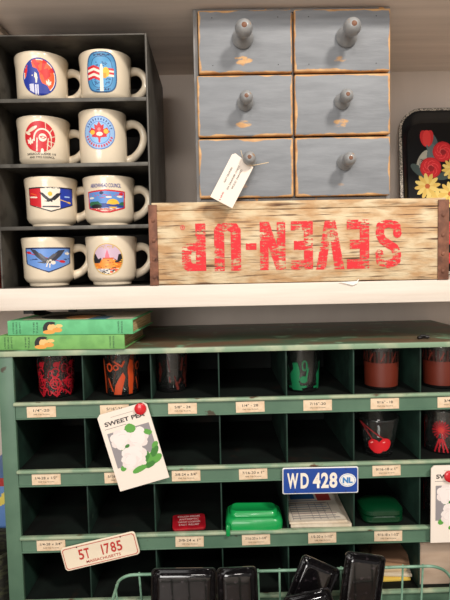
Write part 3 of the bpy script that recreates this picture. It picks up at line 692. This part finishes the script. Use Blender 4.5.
book('leaf green book with a curly haired head on its spine, lowest of the stacked pair', -.355, -.1324, .0235, -4.5, CG2, False)
book('mint green book with a curly haired head on its spine, topmost of the pair', -.3405, -.1324+.0239, .0235, -5, CG1, True)
bc = B().tube([(0, 0, 0), (.010, .002, .0016), (.019, 0, .001)], .0028, 8).tube([(.004, 0, .003), (.012, -.002, .0042)], .0022, 8).build('metal_clip', DARKM, loc=(P(418, 338, .02).x, .02, -.1325+.0026))
tag(bc, 'small black metal clip lying on the right of the cabinet top', 'clip')

# ------------------------------------------------------------------ glasses
def tumbler(label, px, row, y, r0, r1, h, group='printed drinking glasses in the cabinet bins'):
    z = RT[row]-.001
    p = P(px, 264+(-z)*520/(D+y), y)
    t = thing('drinking_glass', label, 'glass', (p.x, y, z), group=group)
    wl = .0014
    B().lathe([(0, 0), (r0-.002, 0), (r0, .0015), (r0+(r1-r0)*.5, h*.5), (r1, h-.0008), (r1-wl*.5, h), (r1-wl, h-.0008), (r0+(r1-r0)*.5-wl, h*.5), (r0-wl, .008), (r0-.004, .0055), (0, .005)], 48).build('glass_body', GLASS, t)
    B().tube([((r1-.0008)*math.cos(a), (r1-.0008)*math.sin(a), h-.0004) for a in np.linspace(0, 2*math.pi, 48, endpoint=False)], .0011, 8, closed=True).build('rolled_lip', GLASS, t)
    view = math.atan2(-p.x, y+D)
    def wr(u, v):
        R_ = r0+(r1-r0)*v/h+.0005; a = view+u/.03; return (R_*math.sin(a), -R_*math.cos(a), v)
    return t, wr
HG = .0725
def scroll(c, col, x0, x1, seed):
    rg = random.Random(seed)
    for _ in range(34):
        cx = rg.uniform(x0, x1); cy = rg.uniform(.008, .058); r_ = rg.uniform(.002, .006); a = rg.uniform(0, 360)
        c.ring(cx, cy, r_, r_*1.3, .0016, col, a, a+rg.uniform(180, 360))
    for cx in np.arange(x0, x1, .026):
        c.ring(cx, .026, .008, .009, .0024, col); c.ring(cx, .026, .0035, .004, .0016, col); c.ring(cx+.001, .044, .006, .007, .002, col, 20, 330); c.line([(cx+.004, .05), (cx+.008, .062)], .003, col)
        c.ell(cx+.002, .058, .005, .004, col, 40); c.line([(cx-.008, .012), (cx+.002, .004), (cx+.010, .016)], .0032, col); c.ring(cx+.008, .012, .005, .006, .0022, col, 0, 250)
        for _ in range(4): a = rg.uniform(0, 6.28); c.line([(cx, .03), (cx+.011*math.cos(a), .03+.016*math.sin(a))], .0018, col)
def gcanvas(): return Canvas(-.088, .088, .002, .068, .0009)
t, wr = tumbler('tumbler with bright red scroll print in the far left top bin', 57, 0, .05, .0275, .0315, HG)
c = gcanvas(); scroll(c, (168, 18, 34), -.08, .08, 1); c.build('printed_pattern', t, wr)
t, wr = tumbler('tumbler with orange figure print in the second top bin from the left', 122.5, 0, .05, .0265, .0305, HG)
c = gcanvas(); oc = (184, 66, 26)
for x0 in (-.06, -.004, .05):
    c.poly([(x0-.012, .004), (x0-.008, .02), (x0-.002, .03), (x0+.006, .042), (x0+.010, .034), (x0+.004, .012), (x0+.002, .004)], oc); c.line([(x0-.014, .01), (x0-.022, .03)], .003, oc); c.ring(x0-.018, .05, .005, .006, .003, oc); c.line([(x0-.008, .06), (x0+.004, .052), (x0+.008, .06)], .003, oc)
    c.poly([(x0+.016, .004), (x0+.014, .05), (x0+.018, .064), (x0+.024, .06), (x0+.026, .03), (x0+.024, .004)], oc); c.ring(x0-.006, .05, .004, .004, .002, oc)
c.build('printed_pattern', t, wr)
t, wr = tumbler('dim tumbler with rusty red bands in the third top bin', 172, 0, .07, .0255, .0285, HG)
c = gcanvas(); dc = (92, 34, 26)
rg = random.Random(5)
for _ in range(46):
    x = rg.uniform(-.08, .08); y = rg.uniform(.006, .05); c.line([(x, y), (x+rg.uniform(-.004, .004), y+rg.uniform(.006, .02))], rg.uniform(.002, .005), dc)
c.build('printed_pattern', t, wr)
t, wr = tumbler('tumbler with emerald green pictures in the fifth top bin', 302.5, 0, .05, .0265, .0305, HG)
c = gcanvas(); gc = (16, 106, 64)
for x0 in (-.055, -.012, .04):
    c.poly([(x0-.008, .004), (x0-.012, .03), (x0-.004, .04), (x0-.006, .05), (x0+.004, .052), (x0+.008, .036), (x0+.006, .018), (x0+.012, .004)], gc); c.ell(x0+.014, .022, .007, .006, gc); c.ring(x0+.016, .046, .004, .008, .0022, gc); c.line([(x0-.016, .008), (x0+.018, .010)], .004, gc); c.line([(x0+.018, .02), (x0+.022, .04)], .003, gc)
c.build('printed_pattern', t, wr)
for px, lab, y in ((381, 'tumbler with a solid rust brown band in the sixth top bin', .05), (440, 'tumbler with a rust brown band in the far right top bin', .05)):
    t, wr = tumbler(lab, px, 0, y, .0270, .0300, HG)
    c = gcanvas(); c.rect(-.09, .09, .006, .047, (100, 38, 24))
    for x in np.arange(-.08, .08, .0075): c.rect(x, x+.0035, .047, .066, (70, 28, 20))
    for x in np.arange(-.08, .08, .02): c.line([(x, .05), (x+.006, .062)], .002, (130, 50, 34))
    c.build('printed_pattern', t, wr)
t, wr = tumbler('short flared glass printed with two red cherries standing in the second row', 378.5, 1, .037, .0225, .0345, .0665)
c = Canvas(-.06, .06, .002, .07, .0008); rc = (206, 26, 36)
c.ell(-.008, .022, .0115, .011, rc); c.ell(.012, .024, .0115, .0115, rc); c.line([(-.008, .03), (-.024, .052), (-.034, .06)], .0016, (170, 30, 36)); c.line([(.010, .034), (-.016, .052), (-.03, .06)], .0016, (170, 30, 36)); c.ell(-.002, .013, .01, .005, rc); c.line([(-.014, .026), (-.01, .028)], .0016, (240, 190, 180)); c.line([(.008, .028), (.011, .029)], .0016, (240, 190, 180))
c.build('printed_cherries', t, wr)
def thistle(c):
    rc = (164, 20, 32)
    for x0 in (-.05, -.002, .045):
        for a in range(-80, 260, 20): ra = math.radians(a); c.line([(x0, .042), (x0+.014*math.cos(ra), .042+.016*math.sin(ra))], .002, rc)
        for dx_ in (-.01, -.003, .005, .012): c.line([(x0+dx_*.3, .026), (x0+dx_, .004)], .0028, rc)
        c.ell(x0, .042, .005, .005, (186, 46, 36))
t, wr = tumbler('tumbler with red thistle print in the far right bin of the second row', 442, 1, .05, .0285, .0305, .074)
c = gcanvas(); thistle(c); c.build('printed_pattern', t, wr)
t, wr = tumbler('tumbler with red thistle print half hidden by the seed packet in the third row', 441, 2, .05, .0285, .0305, .074)
c = gcanvas(); thistle(c); c.build('printed_pattern', t, wr)

# ------------------------------------------------------------------ third row contents
FZ = RT[2]-.001; FZ0 = RT[2]
# red tin
pa = P(171, 530, .0); pc = P(204, 529, .0)
t = thing('slim_tin', 'small flat red tin with white lettering in the third row', 'tin', ((pa.x+pc.x)/2+.001, .0275, FZ), (0, 0, math.radians(4)))
B().loft([(.053, .046, .006, 0), (.055, .048, .006, .0006), (.055, .048, .006, .003)], FLAT).build('tin_body', M('dark_red_tin', (120, 18, 28), .35), t)
B().loft([(.056, .049, .006, .0031), (.056, .049, .006, .0052), (.052, .045, .005, .0060)], FLAT).build('lid', M('red_tin_lid', (176, 26, 38), .3, coat=.4, c2=(150, 20, 32), scale=40), t)
for i, s in enumerate(('SUCRETS', 'ANTISEPTIC', 'THROAT LOZENGES', 'RELIEF')):
    text(('COUGH DROPS', 'ANTISEPTIC', 'THROAT LOZENGES', 'FAST RELIEF')[i], .038-.004*(i % 2), .0056, ink((230, 200, 196)), t, (lambda yo: (lambda u, v: (u, v+yo, .0063)))(.014-.0095*i), bold=.005)
# bright green plastic tray
t = thing('plastic_tray', 'bright green plastic tray turned upside down with a drooping lip over the bin edge', 'tray', (P(255, 530).x, .0295, FZ), (0, 0, math.radians(-2)))
GP = M('bright_green_plastic', (20, 150, 74), .3, coat=.3)
B().loft([(.094, .060, .010, 0), (.096, .062, .012, .001), (.096, .062, .012, .011), (.092, .058, .014, .017), (.086, .052, .014, .0195), (.082, .040, .012, .019), (.080, .036, .01, .024), (.074, .030, .01, .0265), (.066, .020, .009, .0245)], FLAT).build('tray_body', GP, t)
B().box(-.0475, -.040, -.0400, -.0310, -.006, .014, .003).build('lip', GP, t)
# dark green plastic box
t = thing('plastic_box', 'dark green rounded plastic box deep in the third row bin', 'box', (P(377, 520, .05).x, .037, FZ), (0, 0, 0))
DG = M('deep_green_plastic', (2, 50, 25), .3, coat=.3)
B().loft([(.064, .052, .012, 0), (.070, .060, .016, .004), (.070, .060, .018, .012), (.064, .054, .018, .015)], FLAT).build('box_body', DG, t)
B().loft([(.071, .061, .018, .0155), (.070, .060, .018, .022), (.060, .048, .018, .027), (.03, .026, .012, .029)], FLAT).build('lid', DG, t)
# booklets
def booklet(label, x, y, z, rot, w_, d_, th, c_, art, lift=0):
    t = thing('booklet', label, 'booklet', (x, y, z), (0, 0, math.radians(rot)), 'booklets lying in the third row bin')
    bm_ = B(); n = 14; t_ = bmesh.new(); rows = []
    hf = lambda q: lift*max(0, (q-.45)/.55)**2
    for zz in (0, th):
        rows.append([[t_.verts.new((-w_/2+w_*i/2, d_*j/n, zz+hf(j/n))) for i in range(3)] for j in range(n+1)])
    for lay in rows:
        for j in range(n):
            for i in range(2): t_.faces.new((lay[j][i], lay[j][i+1], lay[j+1][i+1], lay[j+1][i]))
    def strip(a, b):
        for i in range(len(a)-1): t_.faces.new((a[i], a[i+1], b[i+1], b[i]))
    strip(rows[0][0], rows[1][0]); strip(rows[0][-1], rows[1][-1]); strip([r[0] for r in rows[0]], [r[0] for r in rows[1]]); strip([r[-1] for r in rows[0]], [r[-1] for r in rows[1]])
    bmesh.ops.recalc_face_normals(t_, faces=t_.faces); bm_._add(t_); bm_.build('pages', c_, t)
    if art:
        c = Canvas(-w_/2+.003, w_/2-.003, .004, d_-.004, .0012); c.rect(-1, 1, -1, 1, (226, 214, 196))
        for k in range(9): c.line([(-w_*.4, .012+.008*k), (w_*random.uniform(.2, .42), .012+.008*k)], .0026, random.choice([(120, 116, 120), (150, 120, 120), (110, 130, 160)]))
        c.rect(-w_*.35, w_*.1, d_*.55, d_*.95, (40, 96, 150)); c.rect(w_*.14, w_*.4, d_*.5, d_*.9, (182, 66, 60)); c.rect(-w_*.3, 0, d_*.66, d_*.78, (120, 170, 210))
        for k in range(7): c.rect(-w_*.42+w_*.12*k, -w_*.41+w_*.12*k, .006, d_*.45, (150, 140, 136))
        c.build('printed_page', t, lambda u, v: (u, v, th+hf(v/d_)+.0003), run=60)
    return t
PG = M('newsprint', (218, 204, 184), .8, c2=(200, 184, 160), scale=40)
xb_ = P(320, 527, .0).x
booklet('lower newsprint booklet under the printed one beside the green tray', xb_+.003, .004, FZ, -1, .102, .15, .005, PG, False)
booklet('upper printed booklet with blue and red pictures lying in the third row', xb_-.001, .008, FZ+.0053, 1, .098, .15, .003, PG, True, .02)

# ------------------------------------------------------------------ bottom row contents
F4 = RT[3]-.001
xe = P(396, 588, .03).x
for k in range(5):
    colr = [(226, 190, 84), (212, 196, 170), (196, 170, 136), (160, 124, 92), (120, 88, 64)][k]
    lab = ['yellow edged envelope at the bottom of the stack beside the wire basket', 'pale envelope second from the bottom of the stack in the lowest bin', 'tan envelope in the middle of the stack in the lowest bin', 'brown envelope second from the top of the stack in the lowest bin', 'dark brown envelope topmost of the stack in the lowest bin'][k]
    t = thing('envelope', lab, 'envelope', (xe-.008+.003*math.sin(k*2.3), .022+.004*k, F4+.0062*k), (0, 0, math.radians([2, -5, 3, -8, -14][k])), 'stacked envelopes in the lowest bin')
    pm = M('envelope_paper_%d' % k, colr, .8)
    B().box(-.032, .032, 0, .085, 0, .0055, .0016).build('packet', pm, t)
    B().prism([(-.031, .002), (.031, .002), (.0, .04)], .0056, .0061, FLAT).build('flap', pm, t, smooth=False)
t = thing('cardboard_box', 'plain beige cardboard box filling the far right bottom bin', 'box', (X0+CW*6.5, .012, F4))
CB = M('beige_cardboard', (196, 172, 150), .8, c2=(176, 150, 128), scale=9, stretch=(1, 1, 5), lo=.35, hi=.65)
B().box(-.0525, .0525, 0, .16, 0, .072, .001).build('carton', CB, t)
B().box(-.0525, .0525, -.0006, .16, .0722, .0745, .0006).build('lid', CB, t)

# ------------------------------------------------------------------ plates, packets
p = P(320.3, 480.2, -.006)
t = thing('licence_plate', 'small blue plate with white WD 428 and an NL oval fixed to the second rail', 'plate', (p.x, -.0068, p.z), (0, math.radians(.3), 0))
PWD, PHT = .1255, .0445
B().loft([(PWD, PHT, .003, .0012), (PWD, PHT, .003, -.0), (PWD-.002, PHT-.002, .003, -.0006), (PWD-.004, PHT-.004, .0025, -.0002)], FRONT).build('plate_blank', M('white_enamel', (226, 224, 222), .35), t)
B().loft([(PWD-.0036, PHT-.0036, .0025, -.0003), (PWD-.0038, PHT-.0038, .0025, -.0009)], FRONT).build('blue_field', M('blue_enamel', (18, 66, 150), .35, coat=.3), t)
WI = ink((238, 228, 214))
for s, x, w_ in (('W', -.0458, .0185), ('D', -.0262, .0135), ('4', -.0065, .0125), ('2', .0072, .0125), ('8', .0212, .0132)):
    text(s, w_, .0262, WI, t, (lambda xo: (lambda u, v: (u+xo, -.0012, v+.0005)))(x), bold=.035)
c = Canvas(-1, 1, -1, 1, .03); c.ell(0, 0, 1, 1, (236, 232, 226)); c.ring(0, 0, .86, .84, .05, (90, 150, 200)); c.build('oval_badge', t, lambda u, v: (.0448+u*.0138, -.00105, v*.0112), run=60)
text('NL', .0165, .010, ink((60, 130, 190)), t, lambda u, v: (u+.0448, -.0014, v), bold=.055)
for x in (-.042, .042):
    for z in (-.0185, .019): B().lathe([(.001, 0), (.0008, .0005), (0, .0006)], 10, mat=Matrix.Translation((x, -.0009, z)) @ Matrix.Rotation(math.pi/2, 4, 'X')).build('rivet', DARKM, t)

p = P(100.3, 551.3, -.008)
t = thing('licence_plate', 'small cream plate with red 5T 1785 and MASSACHUSETTS hanging tilted on the third rail', 'plate', (p.x, -.008, p.z), (0, math.radians(-12.3), 0))
PWD, PHT = .1265, .0405
B().loft([(PWD, PHT, .006, .0012), (PWD, PHT, .006, -.0), (PWD-.002, PHT-.002, .005, -.0008), (PWD-.004, PHT-.004, .005, -.0006)], FRONT).build('plate_blank', M('cream_enamel', (238, 222, 196), .35, coat=.2), t)
RI = (190, 56, 48)
c = Canvas(-PWD/2, PWD/2, -PHT/2, PHT/2, .0005)
def rm(w_, h_, r_):
    qx = np.abs(c.X)-(w_/2-r_); qy = np.abs(c.Y)-(h_/2-r_); return (np.hypot(np.maximum(qx, 0), np.maximum(qy, 0))+np.minimum(np.maximum(qx, qy), 0)) <= r_
c.put(rm(PWD-.005, PHT-.005, .0045) & ~rm(PWD-.0072, PHT-.0072, .0038), RI); c.build('red_border', t, lambda u, v: (u, -.0011, v), run=60)
for s, x, w_ in (('5', -.0315, .0085), ('T', -.0215, .0085), ('1', .0042, .0034), ('7', .0125, .0085), ('8', .0228, .0085), ('5', .0330, .0085)):
    text('I' if s == '1' else s, w_*(.62 if s == '1' else 1), .0175, ink(RI), t, (lambda xo: (lambda u, v: (u+xo, -.0012, v+.0028)))(x), bold=(0 if s == '1' else .018))
text('MASSACHUSETTS', .058, .0046, ink(RI), t, lambda u, v: (u+.003, -.0012, v-.0114), bold=.004)
for x in (-.036, .038): B().lathe([(.0014, 0), (.001, .0005), (0, .0006)], 10, mat=Matrix.Translation((x, -.0007, .0165)) @ Matrix.Rotation(math.pi/2, 4, 'X')).build('rivet', DARKM, t)

def packet(label, cx, cy, rot, w_, h_, pin):
    p = P(cx, cy, -.010)
    t = thing('seed_packet', label, 'packet', (p.x, -.0105, p.z), (math.radians(0), math.radians(rot), 0), 'seed packets pinned to the cabinet')
    ch = .005
    B().prism([(-w_/2, -h_/2), (w_/2, -h_/2), (w_/2, h_/2-ch), (w_/2-ch, h_/2), (-w_/2+ch, h_/2), (-w_/2, h_/2-ch)], -.0008, .0012, FRONT).build('envelope_body', PAPER, t, smooth=False)
    c = Canvas(-w_/2, w_/2, -h_/2, h_/2, .0007); gy = (146, 140, 142)
    x0, x1, y1, y0 = -w_*.41, w_*.43, h_*.245, -h_*.22
    c.rect(x0, x1, y0, y1, gy)
    G1, G2 = (92, 160, 66), (60, 124, 48)
    c.rect(w_*-.05, w_*.5, -h_*.36, -h_*.12, (240, 228, 214)); c.rect(-w_*.5, w_*.5, -h_*.4, -h_*.22+.001, None)
    for (x, y, rx, ry, a, g) in ((.04, .235, .10, .035, 20, G1), (.33, .13, .07, .03, 60, G1), (.30, -.18, .17, .028, 42, G1), (.38, -.12, .12, .024, 50, G2), (.22, -.27, .12, .022, 15, G2), (.0, -.29, .15, .02, 12, G1), (.38, -.22, .12, .026, 30, G1), (.20, -.16, .10, .022, 70, G2), (-.30, -.23, .06, .02, 40, G1), (-.2, .02, .05, .02, 10, G2), (.42, -.05, .08, .02, 45, G1)):
        c.ell(x*w_, y*h_, rx*w_, ry*h_*1.7, g, a)
    for (x, y, r) in ((-.19, .13, .20), (.13, .10, .22), (-.02, -.10, .24), (-.13, -.16, .17)):
        rg = random.Random(int(x*1000)); n = 7
        for k in range(n):
            a = k*2*math.pi/n; c.ell(x*w_+r*w_*.62*math.cos(a), y*h_+r*w_*.62*math.sin(a), r*w_*.42, r*w_*.42, (240, 228, 222) if k % 2 else (234, 220, 214))
        c.ell(x*w_, y*h_, r*w_*.7, r*w_*.7, (242, 230, 224))
        for k in range(2): a = rg.uniform(0, 6.2); c.ring(x*w_+.2*r*w_*math.cos(a), y*h_+.2*r*w_*math.sin(a), r*w_*.5, r*w_*.4, .0008, (228, 212, 208), math.degrees(a), math.degrees(a)+90)
    for (x, y, rx, ry, a, g) in ((.30, -.20, .16, .022, 42, G1), (.38, -.13, .12, .02, 50, G2), (.22, -.27, .12, .018, 15, G2), (.0, -.30, .15, .016, 12, G1), (.40, -.22, .10, .02, 30, G1), (.07, .225, .09, .028, 20, G1), (.36, .13, .05, .03, 70, G1), (-.1, .03, .05, .012, 20, G2)):
        c.ell(x*w_, y*h_, rx*w_, ry*h_*1.7, g, a)
    c.line([(-w_*.42, h_*.30), (-w_*.0, h_*.30)], .0007, (120, 110, 106)); c.line([(-w_*.25, h_*.43), (w_*.2, h_*.43)], .0007, (170, 160, 150))
    c.build('printed_flowers', t, lambda u, v: (u, -.0011, v), run=60, label='white sweet pea blooms with green leaves')
    text('SWEET PEA', w_*.80, .0072, INKD, t, lambda u, v: (u-.0+.0, -.0013, v+h_*.36), bold=.022)
    pp = P(pin[0], pin[1], -.012); loc = Matrix.LocRotScale(t.location, t.rotation_euler.to_quaternion(), None).inverted() @ pp
    pn = B().lathe([(0, 0), (.0092, 0), (.0098, .002), (.0092, .0042), (.007, .0056), (0, .0062)], 32).build('round_magnet', PINRED)
    pn.location = (pp.x, -.0118, pp.z); pn.rotation_euler = (math.pi/2, 0, 0)
    tag(pn, 'round red magnet holding the %s seed packet' % ('tilted' if rot else 'upright'), 'magnet', 'round red magnets')
packet('tilted sweet pea seed packet held by a red magnet at the left of the cabinet', 133.2, 446.5, -15.0, .0835, .131, (140.5, 408.5))
packet('upright sweet pea seed packet at the right edge of the cabinet', 455.6, 503.5, 0, .0835, .131, (449.5, 476))

# ------------------------------------------------------------------ wire basket and black dishes
zr = P(280, 570.5, -.035).z
TZ = -.612
bx0, bx1, by0, by1 = P(120, 571, -.035).x, P(442, 570, -.035).x, -.30, -.035
bk = thing('wire_basket', 'pale green wire basket standing in front of the cabinet', 'basket', ((bx0+bx1)/2, (by0+by1)/2, TZ))
bw, bd = bx1-bx0, by1-by0
HR = zr-TZ
def rloop(w_, d_, r_, z): return [(u, v, z) for u, v in rrect(w_, d_, r_, 8)]
B().tube(rloop(bw, bd, .022, HR), .0024, 10, closed=True).build('top_rim', WIRE, bk)
B().tube(rloop(bw-.02, bd-.02, .02, .003), .0018, 8, closed=True).build('bottom_rim', WIRE, bk)
B().tube(rloop(bw-.012, bd-.012, .02, HR*.45), .0015, 8, closed=True).build('middle_ring', WIRE, bk)
xs = [P(px, 570, -.035).x-bk.location.x for px in (139, 159.5, 180, 200.5, 221, 241, 258, 279.5, 300, 320.5, 341, 361.5, 382, 403, 423)]
for x in xs:
    q = (bw-.02)/bw
    B().tube([(x, bd/2, HR+.003), (x, bd/2+.0012, HR-.004), (x*q, bd/2-.01, .004), (x*q, -bd/2+.01, .004), (x, -bd/2-.0012, HR-.004), (x, -bd/2, HR+.003)], .0017, 8).build('wire', WIRE, bk)
for y in np.linspace(-bd/2+.03, bd/2-.03, 6):
    q = (bd-.02)/bd
    B().tube([(-bw/2, y, HR+.003), (-bw/2-.0012, y, HR-.004), (-bw/2+.01, y*q, .0065), (bw/2-.01, y*q, .0065), (bw/2+.0012, y, HR-.004), (bw/2, y, HR+.003)], .0017, 8).build('wire', WIRE, bk)
def dish(label, cx, ytop, yp, w_, h_, lean, roll_, sy=0):
    """upright shallow dish; (cx, ytop) is where the middle of its upper edge shows"""
    p = P(cx, ytop, yp)
    zb_ = p.z-h_*math.cos(math.radians(lean))*math.cos(math.radians(roll_))
    t = thing('shallow_dish', label, 'dish', (0, 0, 0), (math.radians(lean), math.radians(roll_), math.radians(sy)), 'black dishes standing in the wire basket')
    R_ = t.rotation_euler.to_matrix(); tip = R_ @ Vector((0, 0, h_)); t.location = p-tip
    mp = lambda u, v, d: (u, d, v+h_/2)
    B().loft([(w_-.016, h_-.016, .006, .013), (w_-.004, h_-.004, .007, .006), (w_, h_, .007, .001), (w_, h_, .007, -.001), (w_-.002, h_-.002, .006, -.002), (w_-.005, h_-.005, .007, -.001), (w_-.010, h_-.010, .007, .004), (w_-.013, h_-.013, .007, .005), (w_-.017, h_-.017, .007, .003), (w_-.020, h_-.020, .006, -.001), (w_-.024, h_-.024, .006, -.0022), (w_-.030, h_-.030, .005, -.0022)], mp).build('dish_body', BLACK, t)
    return t
dish('wide glossy black dish standing upright at the left of the wire basket', 184, 568, -.075, .100, .118, -6, 1)
dish('narrow glossy black dish standing beside the wide one in the basket', 236.5, 567, -.082, .062, .120, -6, -1)
dish('glossy black dish leaning to the right in the middle of the basket', 322, 561.5, -.088, .062, .125, -8, 25)
dish('tallest glossy black dish, slightly tilted, right of the leaning one', 366, 553.5, -.085, .062, .135, -6, 9.5)
dish('glossy black dish at the right end of the basket', 468, 568, -.095, .070, .125, -6, 0) if False else None
dish('low glossy black dish lying in front of the leaning one', 306, 592, -.13, .07, .085, -12, -12)
# black jar past the right end of the basket
p = P(461, 569, -.05)
t = thing('black_jar', 'glossy black jar at the lower right corner past the basket', 'jar', (p.x, -.085, TZ))
hj = p.z-TZ
B().lathe([(0, 0), (.024, 0), (.027, .004), (.027, hj-.016), (.025, hj-.012)], 36).build('jar_body', BLACK, t)
B().lathe([(0, hj), (.024, hj), (.0265, hj-.002), (.0268, hj-.0118), (0, hj-.0118)], 36).build('lid', BLACK, t)

# ------------------------------------------------------------------ left of the cabinet
t = thing('picture_box', 'upright box printed yellow, red and blue standing left of the cabinet', 'box', (-.418, .13, TZ))
hb = P(3, 478, .13).z-TZ
B().box(-.05, .05, 0, .15, 0, hb, .001).build('carton', M('blue_printed_card', (92, 132, 190), .5), t)
c = Canvas(-.05, .05, hb-.13, hb, .002); c.rect(-1, 1, hb-.016, hb, (176, 50, 44)); c.poly([(-.05, hb-.06), (.05, hb-.012), (.05, hb-.026), (-.05, hb-.08)], (230, 208, 96)); c.poly([(.0, hb-.03), (.05, hb-.016), (.05, hb-.024), (.0, hb-.05)], (230, 208, 96)); c.line([(.03, hb-.05), (.042, hb-.085), (.05, hb-.05)], .006, (230, 226, 214))
c.build('printed_face', t, lambda u, v: (u, -.0004, v), run=60)
t = thing('woven_basket', 'dark olive woven basket at the lower left corner beside the cabinet', 'basket', (-.417, .064, TZ))
hk = P(3, 545, .064).z-TZ
OL = M('dark_olive_wicker', (52, 54, 34), .8, c2=(30, 30, 22), scale=60, stretch=(1, 1, 3), lo=.45, hi=.55, bump=.6)
B().lathe([(0, 0), (.045, 0), (.052, .004), (.056, hk), (.053, hk), (.049, .008), (0, .006)], 40).build('woven_body', OL, t)
B().tube([(.0545*math.cos(a), .0545*math.sin(a), hk) for a in np.linspace(0, 2*math.pi, 36, endpoint=False)], .0035, 8, closed=True).build('rim', OL, t)
